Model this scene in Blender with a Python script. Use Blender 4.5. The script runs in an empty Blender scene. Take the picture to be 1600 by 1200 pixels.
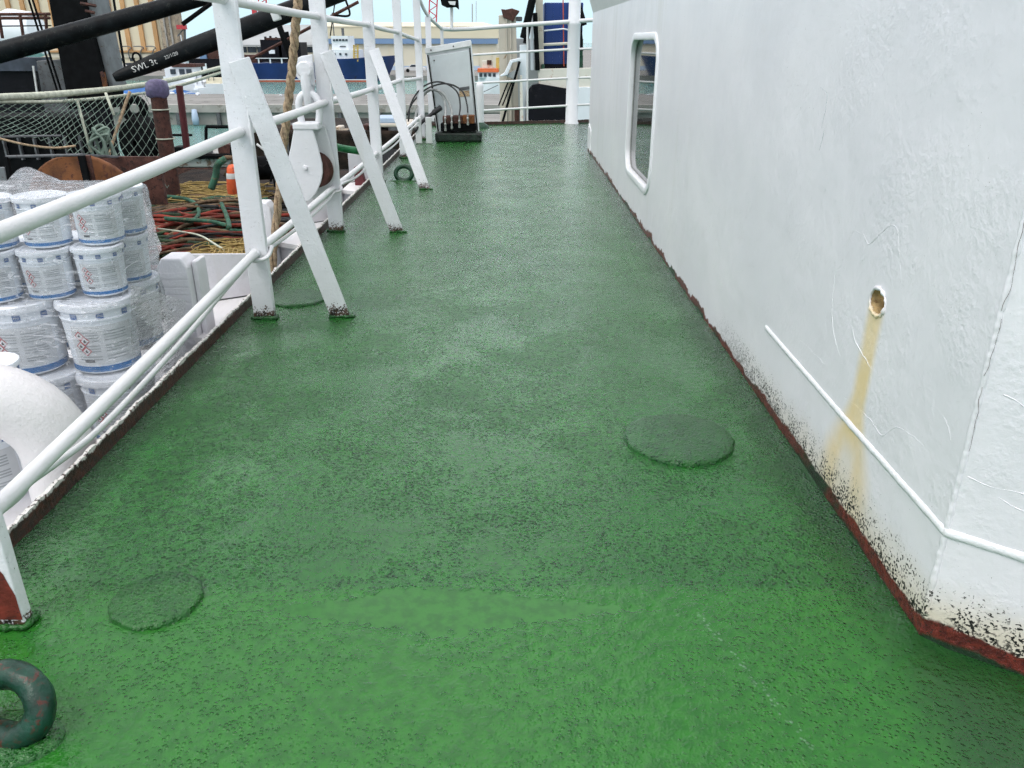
import bpy, bmesh, math, random
from mathutils import Vector, Matrix, noise as mnoise
random.seed(7)
SC = bpy.context.scene
COL = SC.collection

# ------------------------------------------------------------------ camera
F = 1250.0; TH = math.atan(538 / F); CT, ST = math.cos(TH), math.sin(TH); H = 1.6
cam = bpy.data.cameras.new('camera'); cam.sensor_width = 36; cam.lens = 36 * F / 1600
cam.clip_start = 0.05; cam.clip_end = 3000
cam_o = bpy.data.objects.new('camera', cam); COL.objects.link(cam_o)
cam_o.location = (0, 0, H); cam_o.rotation_euler = (math.pi / 2 - TH, 0, 0)
SC.camera = cam_o
# ------------------------------------------------------------------ sky, sun, exposure
SUN_EL, SUN_AZ = math.radians(56), math.radians(220)      # soft sun behind the camera, to its left
W = bpy.data.worlds.new('World'); SC.world = W; W.use_nodes = True
wn = W.node_tree; wn.nodes.clear()
wo = wn.nodes.new('ShaderNodeOutputWorld'); wb = wn.nodes.new('ShaderNodeBackground')
sky = wn.nodes.new('ShaderNodeTexSky'); sky.sky_type = 'NISHITA'; sky.sun_disc = False
sky.sun_elevation = SUN_EL; sky.sun_rotation = SUN_AZ; sky.air_density = 1.0; sky.dust_density = 2.0
# overcast: a veil of thin cloud over the sky, uneven as cloud is
tc = wn.nodes.new('ShaderNodeTexCoord'); mp = wn.nodes.new('ShaderNodeMapping'); mp.inputs['Scale'].default_value = (1, 1, 3)
cn = wn.nodes.new('ShaderNodeTexNoise'); cn.inputs['Scale'].default_value = 2.2; cn.inputs['Detail'].default_value = 6
cr = wn.nodes.new('ShaderNodeValToRGB'); cr.color_ramp.elements[0].position = .3; cr.color_ramp.elements[1].position = .72
cr.color_ramp.elements[0].color = (.88, .93, .96, 1); cr.color_ramp.elements[1].color = (1.08, 1.04, 1.02, 1)
sx_ = wn.nodes.new('ShaderNodeSeparateXYZ'); er_ = wn.nodes.new('ShaderNodeValToRGB'); er_.color_ramp.interpolation = 'EASE'
er_.color_ramp.elements[0].position = 0; er_.color_ramp.elements[0].color = (7.0, 9.3, 10.2, 1)
er_.color_ramp.elements[1].position = .85; er_.color_ramp.elements[1].color = (13.6, 13.3, 14.0, 1)
e_ = er_.color_ramp.elements.new(.3); e_.color = (11.4, 11.9, 12.5, 1)
cm_ = wn.nodes.new('ShaderNodeMix'); cm_.data_type = 'RGBA'; cm_.blend_type = 'MULTIPLY'; cm_.inputs[0].default_value = 1
wn.links.new(tc.outputs['Generated'], sx_.inputs[0]); wn.links.new(sx_.outputs[2], er_.inputs[0]); wn.links.new(er_.outputs[0], cm_.inputs[6]); wn.links.new(cr.outputs[0], cm_.inputs[7])
wm = wn.nodes.new('ShaderNodeMix'); wm.data_type = 'RGBA'; wm.inputs[0].default_value = .9
wn.links.new(tc.outputs['Generated'], mp.inputs[0]); wn.links.new(mp.outputs[0], cn.inputs['Vector'])
wn.links.new(cn.outputs['Fac'], cr.inputs[0]); wn.links.new(sky.outputs[0], wm.inputs[6]); wn.links.new(cm_.outputs[2], wm.inputs[7])
wn.links.new(wm.outputs[2], wb.inputs['Color']); wb.inputs['Strength'].default_value = .1
wn.links.new(wb.outputs[0], wo.inputs['Surface'])
sun = bpy.data.lights.new('sun', 'SUN'); sun.energy = 1.25; sun.angle = math.radians(35); sun.color = (1, .97, .92)
sun_o = bpy.data.objects.new('sun', sun); COL.objects.link(sun_o); sun_o.location = (-5, -5, 20)
sd = Vector((math.sin(SUN_AZ) * math.cos(SUN_EL), math.cos(SUN_AZ) * math.cos(SUN_EL), math.sin(SUN_EL)))
sun_o.rotation_euler = sd.to_track_quat('Z', 'Y').to_euler()
vs = SC.view_settings; vs.view_transform = 'Standard'; vs.look = 'None'; vs.exposure = 0.26; vs.gamma = 1; vs.use_curve_mapping = False
SC.cycles.use_denoising = True; SC.cycles.denoising_prefilter = 'NONE'
SC.cycles.use_adaptive_sampling = True; SC.cycles.adaptive_threshold = .04; SC.cycles.adaptive_min_samples = 12; SC.cycles.max_bounces = 4; SC.cycles.diffuse_bounces = 2; SC.cycles.glossy_bounces = 3; SC.cycles.transparent_max_bounces = 12; SC.cycles.caustics_reflective = False; SC.cycles.caustics_refractive = False

# ------------------------------------------------------------------ measuring from the photograph
def ray(px, py):
    u = (600 - py) / F
    return Vector(((px - 800) / F, CT + u * ST, u * CT - ST))
def az(px, py, z=0.0):
    d = ray(px, py); t = (z - H) / d.z; return Vector((d.x * t, d.y * t, z))
def ay(px, py, y):
    d = ray(px, py); t = y / d.y; return Vector((d.x * t, y, H + d.z * t))
def ax(px, py, x):
    d = ray(px, py); t = x / d.x; return Vector((x, d.y * t, H + d.z * t))

# ------------------------------------------------------------------ materials
class NT:
    def __init__(s, name):
        s.m = bpy.data.materials.new(name); s.m.use_nodes = True; s.t = s.m.node_tree
        s.b = s.t.nodes['Principled BSDF']; s.o = s.t.nodes['Material Output']
        s.tc = s.t.nodes.new('ShaderNodeTexCoord').outputs['Object']; s._g = None
    def pos(s):
        if s._g is None:
            s._g = s.t.nodes.new('ShaderNodeSeparateXYZ'); s.t.links.new(s.tc, s._g.inputs[0])
        return s._g.outputs
    def L(s, a, inp):
        if hasattr(a, 'is_linked') or hasattr(a, 'links'): s.t.links.new(a, inp)
        else: inp.default_value = a
    def map(s, scale=(1, 1, 1), loc=(0, 0, 0), rot=(0, 0, 0)):
        n = s.t.nodes.new('ShaderNodeMapping'); s.L(s.tc, n.inputs[0])
        n.inputs['Scale'].default_value = scale; n.inputs['Location'].default_value = loc; n.inputs['Rotation'].default_value = rot
        return n.outputs[0]
    def noise(s, scale, detail=4, rough=.55, vec=None, dist=0):
        n = s.t.nodes.new('ShaderNodeTexNoise'); s.L(vec or s.tc, n.inputs['Vector'])
        n.inputs['Scale'].default_value = scale; n.inputs['Detail'].default_value = detail
        n.inputs['Roughness'].default_value = rough; n.inputs['Distortion'].default_value = dist
        return n.outputs['Fac']
    def vor(s, scale, vec=None, feature='F1', out='Distance', rnd=1):
        n = s.t.nodes.new('ShaderNodeTexVoronoi'); n.feature = feature; s.L(vec or s.tc, n.inputs['Vector'])
        n.inputs['Scale'].default_value = scale; n.inputs['Randomness'].default_value = rnd
        return n.outputs[out]
    def ma(s, op, a, b=0.0, c=0.0, clamp=False):
        n = s.t.nodes.new('ShaderNodeMath'); n.operation = op; n.use_clamp = clamp
        s.L(a, n.inputs[0]); s.L(b, n.inputs[1]); s.L(c, n.inputs[2]); return n.outputs[0]
    def ss(s, x, lo, hi):                                   # smoothstep from lo to hi (either order)
        n = s.t.nodes.new('ShaderNodeMapRange'); n.interpolation_type = 'SMOOTHSTEP'
        s.L(x, n.inputs[0])
        if lo <= hi: n.inputs[1].default_value = lo; n.inputs[2].default_value = hi; n.inputs[3].default_value = 0; n.inputs[4].default_value = 1
        else: n.inputs[1].default_value = hi; n.inputs[2].default_value = lo; n.inputs[3].default_value = 1; n.inputs[4].default_value = 0
        return n.outputs[0]
    def mix(s, f, a, b):
        n = s.t.nodes.new('ShaderNodeMix'); n.data_type = 'RGBA'; s.L(f, n.inputs[0])
        for v, i in ((a, 6), (b, 7)):
            s.L(v if not isinstance(v, tuple) or len(v) == 4 else (*v, 1), n.inputs[i])
        return n.outputs[2]
    def bump(s, h, strength=.5, dist=.01, prev=None):
        n = s.t.nodes.new('ShaderNodeBump'); n.inputs['Strength'].default_value = strength; n.inputs['Distance'].default_value = dist
        s.L(h, n.inputs['Height'])
        if prev is not None: s.L(prev, n.inputs['Normal'])
        return n.outputs[0]
    def done(s, col=None, rough=None, nor=None, metal=None, spec=None):
        if col is not None: s.L(col if not isinstance(col, tuple) or len(col) == 4 else (*col, 1), s.b.inputs['Base Color'])
        if rough is not None: s.L(rough, s.b.inputs['Roughness'])
        if nor is not None: s.L(nor, s.b.inputs['Normal'])
        if metal is not None: s.b.inputs['Metallic'].default_value = metal
        if spec is not None: s.b.inputs['Specular IOR Level'].default_value = spec
        return s.m

def simple(name, col, rough=.55, var=.18, scale=6.0, bump=.25, bscale=40.0, bdist=.004, dirt=None, dirt_amt=.5, metal=0, spec=.4):
    """a coat of paint or bare stuff: uneven in tone, grainy, with optional dirt or rust in blotches"""
    n = NT(name)
    a = tuple(max(0, c * (1 - var)) for c in col); b = tuple(min(1, c * (1 + var)) for c in col)
    c = n.mix(n.ss(n.noise(scale, 3), .3, .7), a, b)
    if dirt:
        lo = .72 - .35 * dirt_amt
        c = n.mix(n.ss(n.noise(scale * 2.3, 5, .7, dist=.6), lo, lo + .12), c, dirt)
    return n.done(c, rough, n.bump(n.noise(bscale, 3), bump, bdist) if bump else None, metal, spec)

def ship_white(name, base=(.76, .765, .79), foot=None, rough=.42, speck=.5, lump=1.0):
    """thick brush-laid ship's paint: lumps, runs, old chips; foot=(z0,z1): bare rusty foot below that height"""
    n = NT(name)
    c = n.mix(n.ss(n.noise(3.1, 4), .3, .7), tuple(v * .95 for v in base), base)
    c = n.mix(n.ma('MULTIPLY', n.ss(n.noise(8, 5, .6, n.map((1, 1, .12))), .55, .8), .35), c, (.60, .585, .53))
    sp = n.ma('MULTIPLY', n.ss(n.noise(120, 2, .5), .71, .75), n.ss(n.noise(6, 3), .58, .74))
    c = n.mix(n.ma('MULTIPLY', sp, speck), c, (.13, .07, .045))
    h = n.ma('ADD', n.ma('MULTIPLY', n.noise(20, 4, .62), .75), n.ma('MULTIPLY', n.noise(85, 3), .34))
    if foot:
        z = n.pos()[2]
        zz = n.ma('ADD', z, n.ma('MULTIPLY', n.ma('SUBTRACT', n.noise(22, 5, .7), .5), .14))
        grit = n.ss(n.ma('SUBTRACT', n.noise(120, 3), n.ma('MULTIPLY', n.ss(zz, foot[0] * .2, foot[1] * 1.15), .36)), .33, .40)
        c = n.mix(grit, c, n.mix(n.ss(n.noise(30, 4), .4, .6), (.018, .016, .014), (.09, .05, .03)))
        rd = n.ss(n.ma('ADD', z, n.ma('MULTIPLY', n.noise(14, 4), .05)), foot[0] + .012, foot[0])
        c = n.mix(rd, c, n.mix(n.ss(n.noise(25, 4), .42, .58), (.012, .045, .02), (.05, .028, .02)))
        h = n.ma('ADD', h, n.ma('MULTIPLY', grit, .8))
    return n.done(c, rough, n.bump(h, .75 * lump, .008), spec=.45)

M = {}
M['white'] = ship_white('ship_white_paint')
M['white_foot'] = ship_white('ship_white_paint_rusty_foot', foot=(.03, .11))
M['white_pipe'] = ship_white('ship_white_pipe_paint', (.69, .70, .70), speck=.35, lump=.7)
M['white_lower'] = ship_white('ship_white_lower_fittings', (.78, .77, .80), speck=.8)
M['white_speck'] = ship_white('white_vent_paint_rust_specks', (.77, .75, .75), speck=1.0, lump=.8)

def deck_mat(name='wet_green_deck_paint', disc=False):
    """paint over grit under a film of rain: flat water between the grains, grains poking through"""
    n = NT(name)
    x, y, z = n.pos()
    big = n.noise(.9, 3, .6); mid = n.noise(24, 3, .6)
    g1 = n.vor(76); g2 = n.noise(170, 1)
    patch = n.noise(1.9, 5, .68)
    cover = n.ss(patch, .38, .60)                                    # where the grit stands out of the water
    near = n.ss(n.ma('ADD', y, n.ma('MULTIPLY', n.ma('SUBTRACT', patch, .5), .12)), 2.11, 2.05)   # the near plate is a brighter green with less grit
    pud = n.ma('ADD', n.ma('ABSOLUTE', n.ma('MULTIPLY', n.ma('ADD', x, .22), 1.55)), n.ma('MULTIPLY', n.ma('ABSOLUTE', n.ma('SUBTRACT', y, 1.975)), 7.5))
    pud = n.ma('MULTIPLY', n.ss(n.ma('ADD', pud, n.ma('MULTIPLY', n.ma('SUBTRACT', mid, .5), 1.1)), 1.05, .85), n.ss(y, 2.088, 2.08))
    cover = n.ma('MULTIPLY', n.ma('ADD', .16, n.ma('MULTIPLY', cover, .84)), n.ma('SUBTRACT', 1.0, n.ma('MULTIPLY', pud, .92)))
    fy = n.ss(y, 3.0, 7.0); cover = n.ma('ADD', n.ma('MULTIPLY', cover, n.ma('SUBTRACT', 1.0, n.ma('MULTIPLY', fy, .75))), n.ma('MULTIPLY', fy, .5))
    cover = n.ma('MULTIPLY', cover, n.ma('SUBTRACT', 1.0, n.ma('MULTIPLY', near, .45)))
    if disc: cover = n.ma('ADD', .85, n.ma('MULTIPLY', cover, .15))
    bumps = n.ma('MULTIPLY', n.ma('SUBTRACT', n.ss(g1, .50, .10), n.ma('MULTIPLY', g2, .6)), cover)
    c = n.mix(n.ss(big, .35, .65), (.014, .108, .015), (.022, .142, .020))
    c = n.mix(n.ss(mid, .40, .66), c, (.013, .090, .017))
    c = n.mix(n.ma('MULTIPLY', near, .6), c, n.mix(n.ss(mid, .38, .62), (.026, .165, .017), (.018, .128, .014)))
    grit = n.ma('MULTIPLY', n.ss(g1, .40, .24), n.ma('MULTIPLY', n.ss(mid, .38, .50), n.ma('MULTIPLY', cover, n.ma('SUBTRACT', 1.0, n.ma('MULTIPLY', near, .85)))))
    c = n.mix(n.ma('MULTIPLY', grit, .85), c, (.003, .022, .008))  # bump shading of the grains painted into the green as dark dots
    if disc: c = n.mix(.3, c, (.008, .04, .016))
    ln = n.ma('ABSOLUTE', n.ma('SUBTRACT', n.ma('ADD', x, n.ma('MULTIPLY', y, .35)), n.ma('ADD', 1.235, n.ma('MULTIPLY', mid, .03))))
    sc = n.ma('MULTIPLY', n.ss(ln, .02, .003), n.ma('MULTIPLY', n.ss(y, 1.40, 1.5), n.ss(y, 1.98, 1.92)))
    c = n.mix(n.ma('MULTIPLY', sc, n.ma('MULTIPLY', n.ss(g1, .5, .2), .5)), c, (.18, .32, .20))
    ed = n.ma('MAXIMUM', n.ss(n.ma('ADD', x, n.ma('MULTIPLY', patch, .20)), 1.06, 1.27), n.ss(n.ma('SUBTRACT', x, n.ma('MULTIPLY', patch, .20)), -1.57, -1.77))  # edges darkened: contact shade and blocked sky reflection painted in, plus coaming grime
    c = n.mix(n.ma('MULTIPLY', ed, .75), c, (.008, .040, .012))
    rough = n.ma('ADD', .14, n.ma('MULTIPLY', cover, .16))
    h = n.ma('ADD', bumps, n.ma('MULTIPLY', n.ma('MULTIPLY', mid, n.ma('SUBTRACT', 1.0, n.ma('MULTIPLY', pud, .8))), n.ma('ADD', .7, n.ma('MULTIPLY', near, .7))))
    nb = n.bump(h, .8, .0075); n.L(nb, n.b.inputs['Coat Normal'])
    n.b.inputs['Coat Weight'].default_value = .68; n.b.inputs['Coat IOR'].default_value = 1.36
    n.L(n.ma('SUBTRACT', .045, n.ma('MULTIPLY', pud, .035)), n.b.inputs['Coat Roughness'])
    return n.done(c, rough, nb, spec=.2)
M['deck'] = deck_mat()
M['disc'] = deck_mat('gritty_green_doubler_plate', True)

def wall_mat():
    n = NT('deckhouse_white_paint')
    x, y, z = n.pos()
    nA = n.noise(1.5, 4); nB = n.noise(5, 5, .62); nC = n.noise(115, 2, .55); nV = n.noise(3.2, 5, .65, n.map((1, 1, .06)))
    c = n.mix(n.ss(nA, .3, .7), (.735, .72, .757), (.80, .78, .812))
    st = n.ma('MULTIPLY', n.ss(nV, .52, .78), n.ss(y, 3.2, 7.5))
    c = n.mix(n.ma('MULTIPLY', st, .5), c, (.56, .545, .49))
    # rust water below the drain hole: one run that forks lower down
    yy = n.ma('ADD', y, n.ma('MULTIPLY', n.ma('SUBTRACT', nV, .5), .05))
    ctr = n.ma('ADD', 2.478, n.ma('MULTIPLY', n.ma('SUBTRACT', .80, z), .02))
    wd = n.ma('ADD', .062, n.ma('MULTIPLY', n.ss(z, .50, .16), .15))
    rel = n.ma('DIVIDE', n.ma('ABSOLUTE', n.ma('SUBTRACT', yy, ctr)), wd)
    stain = n.ma('MULTIPLY', n.ss(rel, 1.25, .35), n.ss(z, .83, .79))
    gap = n.ma('MULTIPLY', n.ss(rel, .5, .1), n.ss(z, .34, .22))
    stain = n.ma('MULTIPLY', stain, n.ma('SUBTRACT', 1.0, n.ma('MULTIPLY', gap, .6)))
    stain = n.ma('MULTIPLY', stain, n.ma('ADD', .66, n.ma('MULTIPLY', n.ss(nB, .3, .7), .3)))
    c = n.mix(stain, c, (.80, .62, .33))
    # yellowed foot of the wall, black grit spatter on it, red primer under that
    foot = n.ma('ADD', z, n.ma('MULTIPLY', n.ma('SUBTRACT', nB, .5), .14))
    c = n.mix(n.ma('MULTIPLY', n.ss(foot, .24, .08), n.ma('MULTIPLY', n.ss(y, 4.5, 1.8), .8)), c, (.66, .585, .44))
    thr = n.ma('ADD', .46, n.ma('MULTIPLY', n.ss(foot, .05, .25), .22))
    sk = n.ss(n.ma('SUBTRACT', nC, thr), .0, .04)
    sk = n.ma('MULTIPLY', sk, n.ma('MULTIPLY', n.ma('MULTIPLY', n.ss(foot, .25, .17), n.ss(y, 4.6, 3.5)), n.ss(n.noise(16, 4, .6), .36, .5)))
    c = n.mix(sk, c, (.016, .015, .014))
    rz = n.ma('ADD', z, n.ma('MULTIPLY', n.ma('SUBTRACT', n.noise(4.0, 5, .65), .5), n.ma('ADD', .10, n.ma('MULTIPLY', n.ss(y, 2.5, 5.0), .12))))
    red = n.ss(n.ma('ADD', rz, n.ma('MULTIPLY', n.ss(y, 2.0, 2.6), .006)), .078, .066)
    rc = n.mix(n.ss(n.noise(40, 3), .35, .65), (.075, .013, .010), (.165, .030, .020))
    rc = n.mix(n.ss(nC, .60, .66), rc, (.015, .012, .011))
    rc = n.mix(n.ma('MULTIPLY', n.ss(nA, .53, .60), n.ss(y, 2.1, 2.5)), rc, n.mix(n.ss(nC, .42, .58), (.012, .05, .018), (.024, .02, .018)))
    rc = n.mix(n.ss(rz, .03, .015), rc, (.012, .035, .015))
    c = n.mix(red, c, rc)
    chip = n.ma('MULTIPLY', n.ss(nC, .74, .76), n.ss(nA, .52, .6))
    c = n.mix(chip, c, (.30, .28, .26))
    fr = n.ss(y, 4.5, 1.9)
    rgh = n.ma('ADD', .06, n.ma('MULTIPLY', n.ma('MULTIPLY', fr, n.ss(n.noise(2.6, 4, .6), .44, .64)), .55))
    h = n.ma('ADD', n.ma('MULTIPLY', n.noise(2.2, 3), 1.6), n.ma('MULTIPLY', nB, .5))
    h = n.ma('ADD', h, n.ma('MULTIPLY', n.noise(46, 3, .6), rgh))
    h = n.ma('ADD', h, n.ma('MULTIPLY', sk, .25))
    return n.done(c, .36, n.bump(h, .8, .008), spec=.45)
M['wall'] = wall_mat()
def coam_mat():
    n = NT('rusty_coaming_paint')
    z = n.pos()[2]
    zz = n.ma('ADD', z, n.ma('MULTIPLY', n.ma('SUBTRACT', n.noise(30, 5, .7), .5), .05))
    c = n.mix(n.ss(n.noise(35, 5), .4, .62), (.028, .017, .013), (.075, .028, .018))
    c = n.mix(n.ss(zz, .022, .008), c, (.012, .04, .016))
    wsp = n.ma('MULTIPLY', n.ss(zz, .074, .082), n.ss(n.noise(60, 3), .36, .46))
    c = n.mix(wsp, c, (.70, .68, .64))
    return n.done(c, .5, n.bump(n.noise(70, 4), .8, .008))
M['coaming'] = coam_mat()
M['frame'] = ship_white('window_frame_white', (.82, .82, .85), speck=.2)
M['glass'] = simple('dark_window_glass', (.012, .02, .019), .03, .1, bump=0, spec=.9)
M['jamb'] = simple('window_jamb_grey', (.42, .43, .42), .5)
M['rusthole'] = simple('rusty_drain_bore', (.50, .36, .18), .8, .3, 40, .8, 90, .004, (.22, .13, .06), .5)
M['padgreen'] = simple('dark_green_gloss_paint', (.006, .040, .024), .34, .4, 12, .5, 60, .006, (.085, .020, .012), .55)
M['padgreen2'] = simple('dark_green_worn_paint', (.014, .060, .030), .4, .3, 12, .6, 60, .006, (.02, .02, .018), .55)
M['greenbar'] = simple('green_bar_paint', (.02, .15, .055), .4, .25, 20, .4, dirt=(.3, .25, .2), dirt_amt=.35)
M['black'] = simple('black_boom_paint', (.006, .008, .009), .42, .5, 5, .5, 25, .01, (.024, .027, .024), .45, spec=.12)
M['blacker'] = simple('soot_black_steel', (.004, .0045, .005), .7, .4, spec=.08)
M['darkgrey'] = simple('dark_grey_plate', (.10, .105, .11), .6, .25, 5, dirt=(.05, .035, .03), dirt_amt=.5)
M['midgrey'] = simple('mast_grey_paint', (.15, .165, .17), .6, .15, 5, dirt=(.09, .07, .055), dirt_amt=.4)
M['rust'] = simple('orange_rust_plate', (.15, .055, .017), .8, .35, 5, .6, 50, .006, (.07, .022, .012), .6)
M['rustdark'] = simple('dark_red_rust', (.075, .03, .022), .8, .35, 9, .7, 40, .008, (.02, .012, .01), .55)
M['maroon'] = simple('maroon_paint', (.10, .018, .022), .55, .25)
M['rope_tan'] = simple('tan_hawser_strands', (.34, .25, .16), .85, .35, 30, .7, 160, .003, (.12, .085, .06), .5)
M['rope_g'] = simple('dark_green_trawl_rope', (.030, .062, .030), .8, .5, 8, .8, 120, .004, (.10, .10, .05), .45)
M['rope_r'] = simple('red_trawl_rope', (.20, .028, .016), .8, .4, 3, .8, 120, .004, (.09, .035, .025), .6)
M['rope_b'] = simple('brown_trawl_rope', (.13, .085, .048), .85, .4, 8, .8, 120, .004, (.04, .025, .018), .5)
M['rope_k'] = simple('black_trawl_rope', (.018, .020, .020), .8, .4, 8, .8, 120, .004)
M['rope_t'] = simple('teal_green_rope', (.028, .10, .062), .75, .4, 6, .7, 120, .003, (.13, .13, .07), .5)
M['rope_y'] = simple('yellow_netting_twine', (.34, .25, .085), .85, .3, 14, .5, dirt=(.32, .20, .08), dirt_amt=.6)
M['rope_w'] = simple('pale_rope', (.50, .52, .42), .8, .2, 12, .5, dirt=(.30, .33, .24), dirt_amt=.5)
M['net_g'] = simple('pale_green_net_twine', (.20, .27, .22), .8, .3)
M['purple'] = simple('faded_purple_plastic', (.14, .12, .22), .5, .2, 20, .6, 30, .01)
M['orange'] = simple('orange_fender', (.62, .10, .03), .5, .2, dirt=(.25, .06, .03), dirt_amt=.4)
M['cab'] = simple('cabinet_pale_grey', (.56, .60, .61), .42, .06, 3, .15, dirt=(.45, .44, .40), dirt_amt=.2)
M['cab_w'] = simple('cabinet_white_trim', (.72, .73, .73), .45, .08, 5, .2, dirt=(.4, .33, .25), dirt_amt=.25)
M['steel'] = simple('dull_zinc_fitting', (.42, .42, .40), .38, .2, 40, .3, metal=.7)
M['hose'] = simple('black_rubber_hose', (.014, .015, .016), .45, .3)
M['hose_g'] = simple('grey_hose', (.33, .34, .33), .5, .25)
M['pail'] = simple('white_pail_plastic', (.87, .92, .98), .36, .03, 4, .05)
M['lid'] = simple('white_pail_lid', (.86, .90, .95), .4, .03, 4, .1)
M['blue'] = simple('blue_print', (.035, .17, .42), .4, .12)
M['logo'] = simple('pale_blue_logo_print', (.05, .14, .36), .4, .1)
M['label'] = simple('paper_label_grey_white', (.70, .73, .75), .5, .04)
M['textgrey'] = simple('small_grey_print', (.42, .45, .47), .5, .1)
M['redprint'] = simple('red_diamond_print', (.48, .09, .10), .5, .1)
M['ink'] = simple('black_print', (.02, .02, .025), .5, .1)
M['paper'] = simple('white_print_ground', (.78, .79, .80), .5, .02)
M['letter'] = simple('white_stencil', (.55, .56, .54), .6, .2)

def film_mat():
    n = NT('clear_stretch_film')
    v1 = n.map((2.2, 2.2, 30)); v2 = n.map((6, 6, 14), rot=(.5, .35, 0)); v3 = n.map((9, 9, 55), rot=(.08, .12, 0))
    streak = n.ma('MAXIMUM', n.ma('MULTIPLY', n.ss(n.noise(2.2, 4, .6, v1, 1.2), .54, .72), .55), n.ma('MULTIPLY', n.ss(n.noise(2.4, 3, .6, v2, 1.5), .57, .72), .5))
    streak = n.ma('MAXIMUM', streak, n.ma('MULTIPLY', n.ss(n.noise(1.6, 2, .5, v3), .62, .72), .55))
    nor = n.bump(n.ma('ADD', n.noise(2.2, 4, .6, v1, .8), n.noise(2.0, 4, .6, v2, 1.2)), .8, .03)
    t = n.t; tr = t.nodes.new('ShaderNodeBsdfTransparent'); tr.inputs[0].default_value = (.99, .995, 1, 1)
    gl = t.nodes.new('ShaderNodeBsdfGlossy'); gl.inputs['Roughness'].default_value = .09; n.L(nor, gl.inputs['Normal'])
    df = t.nodes.new('ShaderNodeBsdfDiffuse'); df.inputs[0].default_value = (.95, .97, 1, 1)
    fr = t.nodes.new('ShaderNodeFresnel'); fr.inputs[0].default_value = 1.42; n.L(nor, fr.inputs['Normal'])
    tl = t.nodes.new('ShaderNodeBsdfTranslucent'); tl.inputs[0].default_value = (.95, .97, 1, 1); md = t.nodes.new('ShaderNodeMixShader'); md.inputs[0].default_value = .45; n.L(df.outputs[0], md.inputs[1]); n.L(tl.outputs[0], md.inputs[2])
    m1 = t.nodes.new('ShaderNodeMixShader'); n.L(n.ma('ADD', .05, n.ma('MULTIPLY', streak, .75), clamp=True), m1.inputs[0]); n.L(tr.outputs[0], m1.inputs[1]); n.L(md.outputs[0], m1.inputs[2])
    m2 = t.nodes.new('ShaderNodeMixShader'); n.L(n.ma('MULTIPLY', fr.outputs[0], .6), m2.inputs[0]); n.L(m1.outputs[0], m2.inputs[1]); n.L(gl.outputs[0], m2.inputs[2])
    t.links.new(m2.outputs[0], n.o.inputs['Surface'])
    return n.m
M['film'] = film_mat()

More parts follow.
